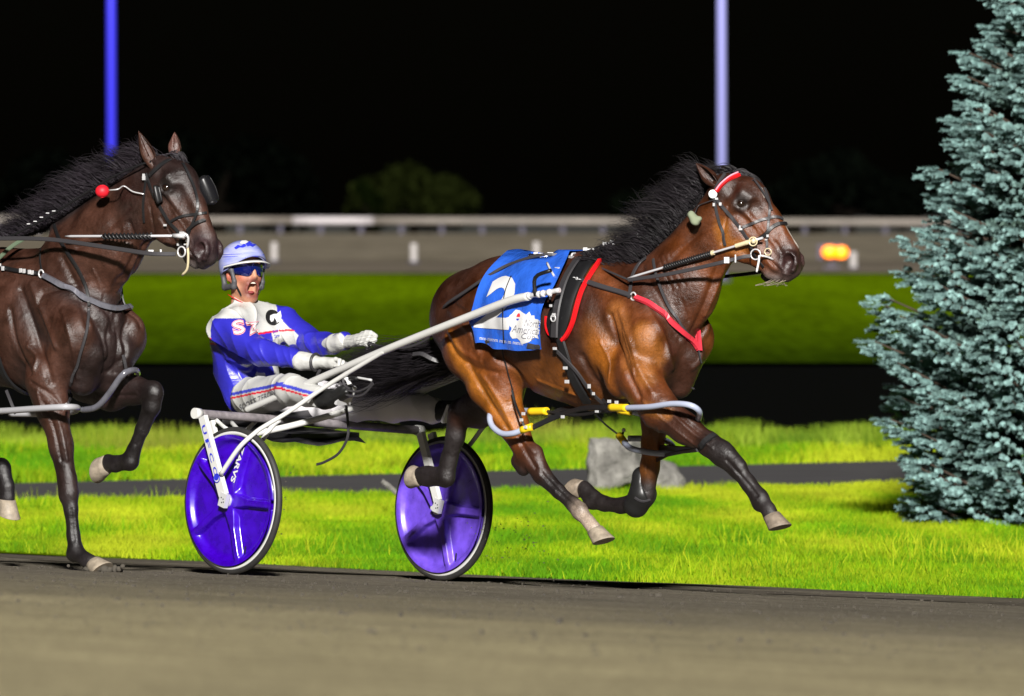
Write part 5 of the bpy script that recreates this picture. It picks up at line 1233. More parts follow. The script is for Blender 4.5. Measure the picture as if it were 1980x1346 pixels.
fl = CP.reshape(-1, 3); q_ = [(j * nx_ + i, (j + 1) * nx_ + i, (j + 1) * nx_ + i + 1, j * nx_ + i + 1) for j in range(ny_ - 1) for i in range(nx_ - 1)]
mv = SB.mir(fl); nn_ = len(fl); q2 = [tuple(x + nn_ for x in a[::-1]) for a in q_]; top_ = [(i, i + 1, nn_ + i + 1, nn_ + i) for i in range(nx_ - 1)]
cl_o = mesh_obj('cloth', np.concatenate([fl, mv]), q_ + q2 + top_, M_['cloth'], cloth, True)
BC = BVHTree.FromPolygons([tuple(x) for x in fl.tolist()], q_)
v2, f2 = text2d('2', .035); decal('number', v2, f2, [(956, 535), (1010, 533), (984, 638), (916, 633)], BC, M_['print'], cl_o, .003, .06)
rg = np.random.default_rng(3); sp = []
for i in range(40):
    a = 2 * math.pi * i / 40; r = .42 * (1 + .16 * math.sin(3 * a + 1) + .12 * math.sin(7 * a) + .08 * rg.normal()); sp.append((.5 + r * math.cos(a) * 1.05, .5 + r * math.sin(a)))
v2, f2 = poly2d(sp); decal('cup_print_glare', v2, f2, [(976, 592), (1060, 604), (1058, 672), (976, 658)], BC, M_['print'], cl_o, .0022, .08)  # white splash: logo ground and vinyl glare painted as one shape
for tx, qd in (('North', [(1016, 617), (1046, 620), (1045, 634), (1014, 631)]), ('America', [(992, 628), (1042, 634), (1040, 648), (990, 642)]), ('Cup', [(1010, 644), (1036, 647), (1035, 661), (1008, 658)])):
    v2, f2 = text2d(tx, -.002, .2); decal('lettering', v2, f2, qd, BC, M_['greyprint'], cl_o, .0036, .12)
v2, f2 = poly2d([(x, y) for x, y in circ if y >= .45]); decal('emblem', v2, f2, [(1001, 606), (1008, 606), (1005, 620), (998, 620)], BC, M_['redprint'], cl_o, .004, .3)
v2, f2 = poly2d([(x, y) for x, y in circ if y <= .36]); decal('emblem', v2, f2, [(1001, 606), (1008, 606), (1005, 620), (998, 620)], BC, M_['blueprint'], cl_o, .004, .3)
v2, f2 = poly2d([(0, 0), (1, 0), (1, 1), (0, 1)]); decal('hook_tape', v2, f2, [(1021, 663), (1055, 671), (1053, 682), (1019, 673)], BC, M_['leathergrey'], cl_o, .004, .1)
strap('seam', BC, [(989, 534), (977, 565), (973, 600), (974, 640), (975, 664)], .007, BK, cl_o, .003, .003)
v2, f2 = text2d('mm mmm mm m mmm', .0); decal('edge_print', v2, f2, [(928, 652), (1012, 663), (1012, 668), (928, 657)], BC, M_['print'], cl_o, .003, .1)
# harness
hn = thing('harness', 'black harness with red edged saddle pad and red breast collar on the bay horse', 'harness', hit(B1, 1110, 505))
def patch(name, B, Le, Re, m, parent, lift, nx=12, ny=26, th=.010, mirror=None):
    L1, R1 = spline(np.array([(a, b, 0) for a, b in Le], float), 2), spline(np.array([(a, b, 0) for a, b in Re], float), 2); V = []
    for j in range(ny):
        a, b = L1[int(j / (ny - 1) * (len(L1) - 1))], R1[int(j / (ny - 1) * (len(R1) - 1))]
        for i in range(nx):
            p = a + (b - a) * i / (nx - 1); h, n = shoot(B, p[0], p[1]); e = math.sin(math.pi * i / (nx - 1)) ** .4; V.append(h + n * (lift + th * e))
    V = np.array(V); n0 = len(V); V = V.reshape(ny, nx, 3)
    for _ in range(2): V[1:-1] = .5 * V[1:-1] + .25 * (V[:-2] + V[2:])
    V = V.reshape(-1, 3); f = [(j * nx + i, (j + 1) * nx + i, (j + 1) * nx + i + 1, j * nx + i + 1) for j in range(ny - 1) for i in range(nx - 1)]
    if mirror is not None: V = np.concatenate([V, mirror.mir(V)]); f = f + [tuple(x + n0 for x in q[::-1]) for q in f]
    return mesh_obj(name, V, f, m, parent, True)
patch('saddle_pad', B1, [(1118, 500), (1100, 530), (1078, 572), (1064, 605), (1058, 625), (1066, 650)], [(1152, 506), (1130, 540), (1112, 582), (1103, 620), (1094, 648), (1086, 660)], BK, hn, .012, mirror=SB)
strap('red_trim', B1, [(1160, 508), (1146, 530), (1128, 562), (1118, 594), (1110, 625), (1098, 650), (1090, 658)], .020, M_['redtrim'], hn, .014, .014, SB)
strap('red_trim', B1, [(1059, 612), (1059, 635), (1068, 650), (1084, 655)], .013, M_['redtrim'], hn, .012, .008, SB)
strap('pad_strap', B1, [(1122, 512), (1102, 545), (1090, 585), (1084, 620), (1082, 652)], .045, BG, hn, .036, .008, SB)
strap('girth', B1, [(1084, 650), (1096, 690), (1108, 725), (1122, 752), (1136, 776)], .048, BK, hn, .012, .010, SB)
strap('girth_billet', B1, [(1076, 672), (1104, 700), (1122, 720), (1142, 750), (1168, 778), (1178, 790)], .018, BG, hn, .020, .006, SB)
b = MB()
for c_, w_, h_ in (((1086, 532), .03, .010), ((1077, 579), .012, .034), ((1079, 596), .014, .012), ((1085, 612), .018, .018), ((1086, 672), .022, .012), ((1104, 706), .026, .014), ((1142, 738), .016, .02), ((1150, 750), .014, .014), ((1106, 730), .026, .016)):
    p, n = shoot(B1, *c_); b.box(p + n * .045, (w_ * .5, .003, h_ * .5), (SB.h, SB.n, np.array([0, 0, 1.])))
b.build_each('buckle', ST_, hn)
hring('ring', hit(B1, 1084, 617, .045), SB.n, .016, .0032, ST_, hn)
strap('breast_strap', B1, [(1122, 542), (1135, 546), (1165, 556), (1195, 565), (1222, 574)], .026, BG, hn, .012, .006, SB)
hring('ring', hit(B1, 1226, 576, .012), SB.n, .018, .004, ST_, hn)
strap('breast_collar', B1, [(1230, 578), (1262, 594), (1298, 620), (1325, 646), (1340, 664), (1350, 680)], .026, M_['pink'], hn, .016, .016, wrap=SB)
strap('neck_strap', B1, [(1218, 578), (1222, 548), (1226, 530), (1240, 508), (1252, 500)], .018, BG, hn, .010, .005, SB)
strap('neck_strap', B1, [(1266, 503), (1270, 530), (1280, 560), (1296, 596), (1318, 630), (1340, 662)], .014, BG, hn, .012, .005)
strap('belly_strap', B1, [(1345, 672), (1352, 700), (1352, 730), (1336, 748)], .008, BG, hn, .02, .004)
tubeo('shaft_tie', [hit(B1, 1066, 524, .05), hit(B1, 1074, 536, .05), hit(B1, 1082, 545, .05)], .0055, ST_, hn, 8)
b = MB(); 
for i in range(3): b.ring(hit(B1, 1116 + i * 5, 542 + i * 1.6, .022), SB.n * (.2 + i % 2) + np.array([0, 0, .9]) * (1 - i % 2), .006, .0022, 12, 6)
b.build('chain', ST_, hn, True)
# back strap with metal fittings, and terrets
bp = [SB.P(u, v, 0) for u, v in ((968, 504), (985, 495), (1010, 492), (1050, 492), (1085, 494), (1112, 494))]
b = MB(); pts = spline(bp, .02); b.ribbon(pts, np.array([[0, 0, 1.]] * len(pts)), .03, .008); b.build('back_strap', BK, hn)
b = MB(); rg = np.random.default_rng(9)
for u in (984, 992, 1000, 1020, 1036, 1046, 1064, 1078, 1092): b.box(SB.P(u, 491 + rg.uniform(-1.5, 1.5), -.01), (.007 + rg.uniform(0, .008), .006, .004))
b.build_each('buckle', ST_, hn)
for l_ in (-.035, .035): hring('terret', SB.P(1110 - l_ * 0, 496, l_) + [0, 0, .0], SB.h, .017, .005, ST_, hn)
b = MB(); b.ball(SB.P(1110, 494, -.035), .010, 10); b.build('terret_knob', BK, hn, True)
ck = spline([SB.P(1112, 494, 0), SB.P(1140, 484, 0), SB.P(1165, 474, -.0), SB.P(1180, 470, -.0), NB.P(1200, 468, -.05), NB.P(1235, 452, -.06)], .02)
b = MB(); b.tube(ck, .005, 8); b.build('check_rein', BK, hn, True)
b = MB()
for i in range(9): b.box(ck[int(i * (len(ck) - 14) / 8) + 3] + rg.normal(size=3) * .006, (.010, .004, .003 + .004 * (i % 2)), None)
b.build_each('buckle', ST_, hn)
b = MB()
for i in range(7): p = SB.P(1118 + i * 9, 500 - i * 2.5, -.02); pts = spline([p, p + SB.h * .03 + [0, -.02, .025], p + SB.h * .06 + [0, -.03, -.004]], .01); b.ribbon(pts, np.array([[0, -1., .3]] * len(pts)), .016, .004)
b.build_each('pad_strap', BK, hn)
strap('hanger', B1, [(973, 664), (976, 690), (984, 725), (990, 755)], .006, BK, hn, .010, .004)
# head pole
hp0, hp1 = NB.P(1214, 538, -.17), H1.P(1475, 460, -.11)
pole_at = lambda t: hp0 + (hp1 - hp0) * t
hpt = thing('head_pole', 'silver head pole with black braided cover along the bay horse neck', 'head pole', pole_at(.5))
b = MB(); b.tube([pole_at(0), pole_at(.06), pole_at(.85), pole_at(1)], [.003, .0055, .0055, .006], 10); b.build('rod', M_['silver'], hpt, True)
b = MB(); n = 220; ts = np.linspace(.27, .62, n); dirp = (hp1 - hp0) / np.linalg.norm(hp1 - hp0); e1 = np.cross(dirp, [0, 0, 1]); e1 /= np.linalg.norm(e1); e2 = np.cross(dirp, e1)
b.tube([pole_at(.27), pole_at(.62)], .0095, 10)
for ph in (0, math.pi): b.tube([pole_at(t) + (e1 * math.cos(i * .30 + ph) + e2 * math.sin(i * .30 + ph)) * .011 for i, t in enumerate(ts)], .0045, 5)
b.build('braided_cover', BK, hpt, True)
b = MB(); b.tube([pole_at(.62), pole_at(.64)], .012, 12); b.tube([pole_at(.80), pole_at(.88)], .0105, 12); b.tube([pole_at(.88), pole_at(.93)], [.012, .008], 12); b.build_each('ferrule', M_['brass'], hpt)
hring('ring', H1.P(1456, 467, -.115), H1.n, .020, .0032, M_['brass'], hpt)
b = MB(); b.ball(H1.P(1457, 466, -.115), (.014, .012, .012), 10); b.build('swivel', M_['brass'], hpt, True)
# bridle
brd = thing('bridle', 'black bridle with red browband and white disc on the bay horse head', 'bridle', H1.P(1400, 330, 0))
sb_ = lambda n_, px_, w, m=BG, lift=.007, h=.005, mir=H1: strap(n_, B1, px_, w, m, brd, lift, h, mir, step=5)
sb_('browband', [(1387, 370), (1396, 358), (1410, 347), (1428, 341), (1446, 338), (1460, 344)], .020, M_['redtrim'], .009, .014, None)
sb_('browband_stripe', [(1388, 368), (1397, 356), (1411, 345), (1427, 339)], .006, M_['pinkprint'], .018, .004, None)
sb_('crown_strap', [(1402, 338), (1392, 352), (1384, 368), (1384, 380)], .018)
sb_('cheek_strap', [(1384, 380), (1394, 396), (1408, 412), (1420, 426), (1432, 440), (1444, 458), (1452, 468), (1456, 486)], .017)
sb_('throat_latch', [(1383, 386), (1386, 408), (1392, 432), (1399, 452), (1403, 474)], .014)
sb_('noseband', [(1436, 440), (1455, 432), (1478, 424), (1500, 419), (1512, 424)], .015, mir=None)
sb_('noseband', [(1464, 464), (1480, 452), (1492, 440), (1506, 432), (1518, 434)], .018, BK, .009, .008, None)
sb_('face_strap', [(1472, 352), (1482, 378), (1488, 402), (1487, 424), (1484, 445), (1483, 470), (1484, 484)], .013, mir=None)
sb_('face_strap', [(1432, 322), (1448, 340), (1466, 362), (1480, 384), (1492, 408)], .010, BG, .012, .004, None)
sb_('curb_strap', [(1456, 486), (1466, 500), (1478, 516)], .012, BK, mir=None)
b = MB(); c_ = hit(B1, 1382, 375, .014); b.tube([c_, c_ + (CAM - c_) / np.linalg.norm(CAM - c_) * .006], .020, 22); b.build('disc', M_['whiteplastic'], brd)
b = MB(); 
for c_, w_, h_ in (((1388, 384), .012, .008), ((1396, 396), .010, .012), ((1383, 396), .008, .012), ((1434, 442), .014, .008), ((1483, 456), .009, .010), ((1484, 462), .010, .004), ((1432, 438), .006, .010)):
    p, n = shoot(B1, *c_); b.box(p + n * .013, (w_ * .6, .003, h_ * .6), (H1.h, H1.n, np.array([0, 0, 1.])))
b.build_each('buckle', ST_, brd)
hring('ring', H1.P(1461, 492, -.10), H1.n, .024, .0034, ST_, brd)
hring('ring', H1.P(1485, 487, -.085), H1.n, .016, .0026, M_['brass'], brd)
b = MB(); b.tube(spline([H1.P(1468, 494, -.105), H1.P(1467, 506, -.11), H1.P(1463, 526, -.11)], .01), [.0045] * 9 if False else .0052, 8); b.build('bit_shank', M_['whiteplastic'], brd, True)
tubeo('bit_bar', [H1.P(1470, 494, -.10), H1.P(1485, 497, -.075), H1.P(1495, 502, -.055)], .005, ST_, brd, 8)
# ear plug and forehead net
ep_ = thing('ear_plug', 'fluffy grey green ear plug ball hanging on a cord beside the bay horse neck', 'ear plug', NB.P(1341, 422, -.14))
V, q, c = field_mesh([cap(NB.P(1337, 416, -.145), .020, NB.P(1344, 428, -.14), .023, k=.01, col=(0, 0, 0)), cap(NB.P(1352, 424, -.13), .014, k=.01, col=(0, 0, 0))], .003, 1)
V += wob(V, 160, 4)[:, None] * .003 * (V - V.mean(0)) / .02; mesh_obj('ball', V, q, mat('grey_green_wool', (.20, .23, .15), .95), ep_, True)
tubeo('cord', [NB.P(1344, 411, -.145), hit(B1, 1354, 400, .012), hit(B1, 1366, 394, .012), hit(B1, 1384, 386, .014)], .0028, BG, ep_, 6)
# knee boots
kb = thing('knee_boot', 'black strapped knee boot with hanging buckle on the outstretched foreleg', 'knee boot', P(1370, 865, -.15))
strap('cuff', B1, [(1350, 880), (1357, 862), (1368, 850), (1382, 842)], .030, BK, kb, .008, .010); strap('tongue', B1, [(1352, 868), (1350, 880), (1352, 892)], .018, BK, kb, .014, .008)
kb = thing('knee_boot', 'shiny black moulded knee boot on the folded foreleg in front of the boulder', 'knee boot', P(1243, 975, .15))
V, q, c = field_mesh([cap(P(1242, 922, .15), .050, P(1243, 955, .15), .062, k=.02, col=(0, 0, 0)), cap(P(1243, 955, .15), .062, P(1230, 977, .15), .060, k=.02, col=(0, 0, 0)), cap(P(1262, 930, .15), .05, P(1272, 960, .15), .05, k=.012, op='-', col=(0, 0, 0)), cap(P(1200, 940, .15), .065, k=.012, op='-', col=(0, 0, 0))], .005, 1)
mesh_obj('shell', V, q, M_['boot'], kb, True); strap('strap', bvh(V, q), [(1228, 962), (1240, 970), (1256, 966)], .012, BG, kb, .004, .005)
# hobbles
hb = thing('hobbles', 'pale blue plastic leg hobbles with yellow taped ends around the bay horse legs', 'hobbles', P(1120, 790, -.1))
def loop(pts, yel, nm='hobble_loop'):
    tubeo(nm, pts, .0145, M_['hobble'], hb, 12, .015)
    for a, b_ in yel: tubeo('taped_end', [a, b_], .0185, M_['yellow'], hb, 12)
loop([P(1212, 789, -.26), P(1255, 787, -.285), P(1300, 781, -.285), P(1335, 784, -.27), P(1352, 796, -.22), P(1348, 812, -.14), P(1325, 818, -.06), P(1290, 812, -.04), P(1250, 803, -.08), P(1222, 796, -.14)], [(P(1180, 788, -.25), P(1213, 789, -.26)), (P(1196, 793, -.16), P(1222, 796, -.14))])
loop([P(1011, 831, -.25), P(992, 838, -.265), P(970, 838, -.265), P(952, 824, -.25), P(947, 806, -.22), P(954, 794, -.15), P(980, 792, -.06), P(1010, 794, -.05), P(1030, 795, -.08)], [(P(1008, 832, -.25), P(1030, 825, -.23)), (P(1024, 796, -.10), P(1058, 795, -.10))])
loop([P(1205, 853, .08), P(1218, 866, .06), P(1244, 873, .05), P(1275, 877, .06), P(1296, 874, .10), P(1300, 862, .17), P(1280, 850, .23), P(1240, 848, .23), P(1215, 848, .18)], [(P(1197, 842, .09), P(1208, 856, .08))])
strap_ = lambda n_, pts, w, m=BK: (lambda pp: (lambda b: (b.ribbon(pp, np.array([[-.3, -.8, .5]] * len(pp)), w, .006), b.build(n_, m, hb))[1])(MB()))(spline(pts, .02))
strap_('connector', [P(1030, 826, -.23), P(1060, 812, -.2), P(1090, 800, -.18), P(1130, 789, -.2), P(1180, 788, -.25)], .030)
strap_('connector', [P(1058, 795, -.10), P(1085, 800, -.1), P(1120, 802, -.1), P(1160, 796, -.12), P(1196, 793, -.16)], .016)
strap_('connector', [P(1060, 806, -.1), P(1085, 792, -.08), P(1130, 788, -.08)], .028)
strap_('connector', [P(1150, 800, -.05), P(1172, 822, .03), P(1198, 842, .09)], .008)
strap_('hanger', [P(990, 755, -.22), P(996, 780, -.23), P(1006, 805, -.25), P(1016, 830, -.25)], .012)
strap_('hanger', [P(1165, 772, -.22), P(1176, 783, -.24), P(1186, 789, -.25)], .014)
strap_('hanger', [P(1206, 828, .10), P(1203, 845, .09)], .01)
strap_('hanger', [P(930, 780, .06), P(942, 798, .05), P(950, 806, .04)], .012)
b = MB()
for u, v, l in ((1012, 800, -.255), (1008, 812, -.255), (1016, 826, -.26), (1088, 806, -.2), (1178, 776, -.25), (1192, 778, -.25), (1206, 832, .09), (1154, 795, -.13)): b.box(P(u, v, l), (.009, .004, .007), (SB.h, SB.n, np.array([0, 0, 1.])))
b.build_each('buckle', ST_, hb)
# reins
rn = thing('rein', 'black driving rein from the bay horse bit over its back to the driver hands', 'rein', SB.P(1110, 497, -.04))
def ropes(nm, pts, w, m, parent, h=.004, nrm=(-.3, -.9, .35)):
    pp = spline(pts, .02); b = MB(); b.ribbon(pp, np.array([nrm] * len(pp)), w, h); return b.build(nm, m, parent)
ropes('hand_part', [H1.P(1452, 495, -.13), H1.P(1435, 497, -.15), NB.P(1400, 506, -.17), NB.P(1340, 520, -.19), NB.P(1280, 532, -.20), NB.P(1215, 541, -.19)], .020, BG, rn)
b = MB(); c_ = NB.P(1405, 503, -.172); b.box(c_, (.012, .006, .014)); b.box(NB.P(1422, 500, -.165), (.003, .006, .018)); b.build_each('buckle', ST_, rn)
ropes('line', [NB.P(1215, 541, -.19), SB.P(1180, 526, -.15), SB.P(1140, 508, -.09), SB.P(1112, 498, -.05)], .011, BG, rn)
ropes('line', [SB.P(1110, 498, -.05), hit(B1, 1060, 510, .05), hit(B1, 1000, 527, .055), hit(B1, 950, 545, .045), hit(B1, 905, 566, .018), hit(B1, 868, 592, .018), SB.P(847, 612, -.16), SB.P(838, 645, -.12), SB.P(800, 668, -.10), SB.P(760, 673, -.08), SB.P(728, 668, .0), SB.P(712, 662, .07)], .016, BG, rn)
ropes('line', [SB.P(1110, 498, .05), SB.P(1055, 500, .12), SB.P(1000, 514, .2), SB.P(900, 560, .28), SB.P(870, 640, .22), SB.P(780, 690, .12), SB.P(712, 662, .10)], .016, BG, rn)
ropes('line', [SB.P(712, 668, .09), SB.P(700, 700, .02), SB.P(672, 716, -.05), SB.P(650, 706, -.10), SB.P(632, 700, -.10), SB.P(612, 730, -.12), SB.P(615, 770, -.1)], .016, BG, rn)
cr = thing('crupper_tail_strap', 'shiny grey strap curving out beside the raised tail of the bay horse', 'strap', SB.P(850, 690, -.05))
ropes('strap', [SB.P(798, 685, -.10), SB.P(815, 684, -.10), SB.P(835, 694, -.08), SB.P(852, 699, -.05), SB.P(866, 695, -.02)], .022, M_['leathergrey'], cr)
tz = ropes('whip_end', [SB.P(668, 775, -.15), SB.P(672, 812, -.15), SB.P(672, 845, -.15), SB.P(655, 876, -.15), SB.P(628, 893, -.15), SB.P(612, 898, -.15)], .014, BG, sulky)
# far rein of the bay, seen below the throat
ropes('line', [H1.P(1475, 525, .10), H1.P(1440, 530, .12), NB.P(1405, 534, .13), NB.P(1360, 540, .15)], .018, BK, rn)
V, q, c = field_mesh([cap(H1.P(1478, 534, .08), .018, H1.P(1486, 542, .08), .016, k=.01, col=(0, 0, 0))], .004, 1); mesh_obj('bit_guard', V, q, BK, brd, True)
# gear by the driver's foot
gear = thing('stirrup_gear', 'tangle of grey straps and metal fittings at the driver near foot', 'straps', P(690, 745, -.36))
for pts in ([(655, 736), (668, 752), (690, 757), (712, 748), (720, 738)], [(650, 745), (672, 764), (700, 764), (722, 742)], [(662, 728), (666, 744), (676, 752)]): ropes('strap', [P(u, v, -.40) for u, v in pts], .012, BG, gear)
tubeo('pin', [P(690, 730, -.40), P(718, 735, -.40)], .006, ST_, gear, 8); tubeo('pin_sleeve', [P(676, 731, -.40), P(692, 732, -.40)], .010, BK, gear, 10); tubeo('bracket', [P(660, 728, -.38), P(672, 734, -.39), P(676, 744, -.39)], .012, M_['whiteplastic'], gear, 8)

#=HARNESS OF THE DARK HORSE
h2 = thing('harness', 'black harness with clear plastic breast collar on the dark horse at the left edge', 'harness', HB.P(30, 470, 0))
strap('breast_strap', B2, [(-120, 500), (-40, 513), (0, 519), (40, 526), (78, 531)], .022, BK, h2, .012, .006, HB)
b = MB()
for u, v in ((3, 519), (10, 524), (44, 527), (50, 528), (60, 530), (66, 531)): p, n = shoot(B2, u, v); b.box(p + n * .018, (.008, .003, .010), (HB.h, HB.n, np.array([0, 0, 1.])))
b.build_each('buckle', ST_, h2)
hring('ring', hit(B2, 84, 532, .016), HB.n, .018, .004, ST_, h2)
strap('breast_collar', B2, [(88, 534), (120, 550), (160, 572), (195, 588), (225, 596), (250, 597)], .028, M_['clearhobble'], h2, .016, .016, wrap=HB)
strap('neck_strap', B2, [(84, 528), (80, 500), (84, 470), (92, 455)], .010, BK, h2, .010, .004, HB)
strap('neck_strap', B2, [(108, 436), (114, 456), (130, 484), (152, 518), (168, 556), (173, 592)], .016, BK, h2, .012, .006, HB)
strap('chest_strap', B2, [(173, 596), (166, 640), (150, 700), (138, 750), (128, 780)], .014, BG, h2, .014, .006, None)
strap('girth', B2, [(-20, 600), (-10, 660), (4, 710), (24, 740), (54, 760)], .040, BK, h2, .012, .010, HB)
strap('saddle_pad', B2, [(-30, 470), (-40, 520), (-45, 570), (-30, 610)], .10, BK, h2, .012, .016, HB)
ropes('check_rein', [HB.P(-40, 480, -.06), HB.P(0, 462, -.10), NH.P(30, 452, -.09), NH.P(100, 415, -.10), NH.P(200, 352, -.10), NH.P(262, 322, -.09), H2.P(292, 312, -.08)], .010, BK, h2)
ropes('check_rein', [HB.P(-60, 540, -.24), HB.P(-10, 505, -.18), HB.P(20, 478, -.12), HB.P(45, 462, -.06)], .022, mat('green_webbing', (.06, .09, .05), .7), h2)
b = MB()
for i, (u, v) in enumerate(((55, 433), (68, 428), (80, 420), (92, 412), (104, 408))): b.box(NH.P(u, v, -.10), (.008, .003, .0016), None)
b.build_each('buckle', ST_, h2)
p2a, p2b = NH.P(126, 457, -.19), H2.P(358, 456, -.12); q2a = lambda t: p2a + (p2b - p2a) * t
hp2 = thing('head_pole', 'silver head pole with dark braided cover along the dark horse neck', 'head pole', q2a(.5))
b = MB(); b.tube([q2a(0), q2a(.05), q2a(1)], [.003, .006, .006], 10); b.build('rod', M_['silver'], hp2, True)
b = MB(); b.tube([q2a(.32), q2a(.72)], .010, 10); dirp = (p2b - p2a) / np.linalg.norm(p2b - p2a); e1 = np.cross(dirp, [0, 0, 1]); e1 /= np.linalg.norm(e1); e2 = np.cross(dirp, e1)
for ph in (0, math.pi): b.tube([q2a(t) + (e1 * math.cos(i * .22 + ph) + e2 * math.sin(i * .22 + ph)) * .012 for i, t in enumerate(np.linspace(.32, .72, 180))], .005, 5)
b.build('braided_cover', BK, hp2, True)
b = MB(); b.tube([q2a(.90), q2a(.99)], .011, 12); b.build('ferrule', ST_, hp2, True)
r2 = thing('rein', 'wide black rein running from the dark horse bit ring back past its neck', 'rein', NH.P(180, 470, -.2))
ropes('line', [HB.P(-80, 462, -.25), HB.P(0, 461, -.24), NH.P(60, 461, -.22), NH.P(110, 464, -.21), NH.P(180, 474, -.21), NH.P(240, 483, -.19), NH.P(290, 490, -.17), H2.P(340, 491, -.13)], .022, BG, r2)
b = MB(); b.box(H2.P(311, 489, -.155), (.004, .006, .016)); b.box(H2.P(292, 489, -.16), (.012, .006, .014)); b.build_each('buckle', ST_, r2)
br2 = thing('bridle', 'black bridle with blinkers and metal bit rings on the dark horse head', 'bridle', H2.P(312, 300, 0))
s2 = lambda n_, px_, w, m=BK, lift=.007, h=.005, mir=None: strap(n_, B2, px_, w, m, br2, lift, h, mir, step=5)
s2('crown_strap', [(300, 298), (320, 297), (345, 303), (362, 316)], .018)
s2('browband', [(290, 340), (302, 328), (320, 314), (342, 305), (350, 303)], .020)
s2('cheek_strap', [(284, 336), (288, 350), (296, 372), (306, 392), (318, 414), (330, 432), (345, 448), (352, 466)], .016)
s2('throat_latch', [(284, 345), (280, 375), (278, 400), (280, 430)], .012)
s2('face_strap', [(348, 306), (362, 334), (374, 362), (382, 392), (380, 416), (370, 440), (362, 462)], .014)
s2('noseband', [(332, 428), (350, 419), (372, 415), (398, 412)], .014)
s2('noseband', [(362, 448), (375, 436), (390, 428), (408, 424), (418, 430)], .018, BK, .010, .008)
s2('chin_strap', [(352, 466), (354, 484), (358, 500)], .012)
b = MB()
for u, v, w_, h_ in ((283, 345, .012, .016), (283, 340, .008, .012), (324, 434, .012, .008), (354, 452, .02, .012), (360, 450, .012, .008), (364, 466, .010, .010), (362, 474, .008, .006), (349, 470, .006, .016)):
    p, n = shoot(B2, u, v); b.box(p + n * .016, (w_ * .6, .004, h_ * .6), (H2.h, H2.n, np.array([0, 0, 1.])))
b.build_each('buckle', ST_, br2)
hring('bit_ring', H2.P(351, 487, -.10), H2.n, .024, .004, ST_, br2)
tubeo('bit_shank', [H2.P(362, 470, -.09), H2.P(364, 495, -.085), H2.P(362, 520, -.075), H2.P(352, 532, -.07)], .006, M_['brass'], br2, 8)
tubeo('bit_bar', [H2.P(352, 458, -.10), H2.P(358, 452, -.11), H2.P(364, 460, -.10), H2.P(362, 480, -.09)], .006, ST_, br2, 8)
# blinker cups
def cup(cen, out, up_, r, w_, m, nm='blinker'):
    out = np.array(out, float) / np.linalg.norm(out); up_ = np.array(up_, float); up_ -= out * (up_ @ out); up_ /= np.linalg.norm(up_); sd_ = np.cross(out, up_); V = []; n = 9
    for i in range(n):
        for j in range(n):
            x, y = -1 + 2 * i / (n - 1), -1 + 2 * j / (n - 1); k = 1 - .18 * abs(x * y); V.append(cen + sd_ * x * w_ * k + up_ * y * r * k + out * (.028 * (1 - x * x * .8 - y * y * .2)))
    n0 = len(V); V += [v_ + out * .005 for v_ in V]; f = [(i * n + j, i * n + j + 1, (i + 1) * n + j + 1, (i + 1) * n + j) for i in range(n - 1) for j in range(n - 1)]; f += [tuple(x + n0 for x in q[::-1]) for q in f]
    for i in range(n - 1):
        f += [(i, i + 1, i + 1 + n0, i + n0), ((n - 1) * n + i, (n - 1) * n + i + 1, (n - 1) * n + i + 1 + n0, (n - 1) * n + i + n0), (i * n, (i + 1) * n, (i + 1) * n + n0, i * n + n0), (i * n + n - 1, (i + 1) * n + n - 1, (i + 1) * n + n - 1 + n0, i * n + n - 1 + n0)]
    return mesh_obj(nm, V, f, m, br2, True)
cup(H2.P(306, 376, -.10), -H2.n + H2.h * .35, np.array([-.25, 0, 1.]), .045, .020, BK)
M_['smoke'] = mat('smoky_visor', (.012, .012, .014), .3, coat=.3, alpha=.6)
cup(H2.P(401, 368, .085), np.array([.25, -1, .1]), np.array([-.42, 0, 1.]), .074, .042, M_['smoke'])
rp_ = thing('ear_plug', 'bright red foam ball on a cord hanging at the dark horse neck', 'ear plug', NH.P(198, 370, -.16))
b = MB(); b.ball(NH.P(198, 370, -.155), (.034, .034, .031), 22); b.build('ball', mat('red_foam', (.62, .008, .02), .55, bump=.002, bscale=80), rp_, True)
tubeo('cord', [NH.P(210, 368, -.165), NH.P(228, 366, -.165), hit(B2, 246, 363, .02), hit(B2, 262, 372, .02), hit(B2, 282, 376, .016)], .0035, ST_, rp_, 6)
hb2 = thing('hobbles', 'smoky white plastic hobbles around the forelegs of the dark horse', 'hobbles', HB.P(100, 790, -.1))
tubeo('hobble_loop', [HB.P(-60, 796, -.24), HB.P(0, 795, -.27), HB.P(60, 791, -.285), HB.P(105, 788, -.28), HB.P(132, 787, -.25), HB.P(150, 789, -.16), HB.P(140, 796, -.06), HB.P(100, 800, -.04), HB.P(20, 800, -.06)], .0155, mat('cloudy_plastic', (.36, .36, .38), .3, coat=.3), hb2, 12)
tubeo('hobble_loop', [HB.P(60, 800, .02), HB.P(140, 789, .0), HB.P(165, 792, .0), HB.P(188, 786, .0), HB.P(208, 765, .0), HB.P(235, 727, .02), HB.P(248, 718, .05), HB.P(262, 716, .12), HB.P(266, 722, .22)], .0155, M_['clearhobble'], hb2, 12)
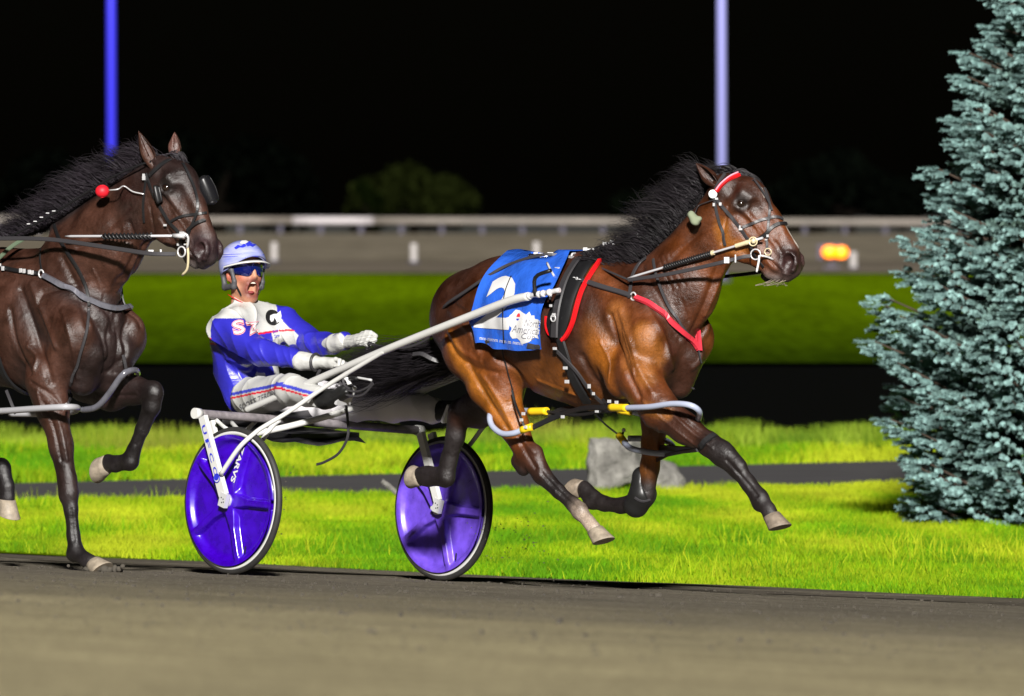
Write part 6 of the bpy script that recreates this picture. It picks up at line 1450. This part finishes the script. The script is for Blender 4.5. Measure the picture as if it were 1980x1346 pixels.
ropes('hanger', [HB.P(12, 755, -.27), HB.P(20, 775, -.28), HB.P(30, 800, -.28)], .016, BG, hb2); ropes('hanger', [HB.P(128, 780, -.22), HB.P(124, 792, -.27)], .012, ST_, hb2); ropes('hanger', [HB.P(238, 686, .02), HB.P(242, 704, .03), HB.P(244, 716, .04)], .016, BG, hb2)

#=DIRT
M_['clod'] = mat('dirt_clod', (.062, .054, .042), .95, bump=.01, bscale=60)
def clods(name, pts, rad, label, seed):
    g = np.random.default_rng(seed); b = MB()
    for p, r in zip(pts, rad): b.ball(p, r * g.uniform(.6, 1.3, 3), 5)
    return tagp(b.build(name, M_['clod'], None, False), label, 'dirt', kind='stuff')
g = np.random.default_rng(8); n = 1600; pts = []; rad = []
while len(pts) < n:
    y = g.uniform(30, 46.5) if g.random() < .8 else g.uniform(22, 30); x = (g.uniform(-60, 2040) - 990) / F * y
    if (np.array([x, y]) - ea) @ el < -.03: pts.append([x, y, track_z(x, y) + .002]); rad.append(float(np.clip(g.lognormal(-5.5, .5), .0015, .014)))
clods('clods', pts, rad, 'small clods and stones scattered over the dark stone dust track', 1)
pts = [W(g.normal(1000, 45), g.normal(1040, 32), 45 + g.normal() * .3) for i in range(70)] + [W(g.normal(545, 18), g.normal(930, 50), 44.6 + g.normal() * .2) for i in range(16)]
clods('flying_dirt', pts, [g.uniform(.002, .006) for _ in pts], 'specks of dirt flying in the air behind the sulky wheels', 2)
pp_ = HB.P(195, 1100, -.14)
V, q, c = field_mesh([cap(HB.P(170, 1100, -.16), .022, HB.P(228, 1104, -.13), .024, k=.03, col=(0, 0, 0), sq=[((0, 0, 1), .6)])] + [cap(HB.P(190 + g.normal() * 20, 1100 + g.normal() * 3, -.15), g.uniform(.008, .016), k=.01, col=(0, 0, 0)) for _ in range(16)], .004, 0)
tagp(mesh_obj('dirt_mound', V + wob(V, 90, 3)[:, None] * .004, q, M_['clod'], None, False), 'heap of dark dirt pushed up by the planted hoof of the dark horse', 'dirt')
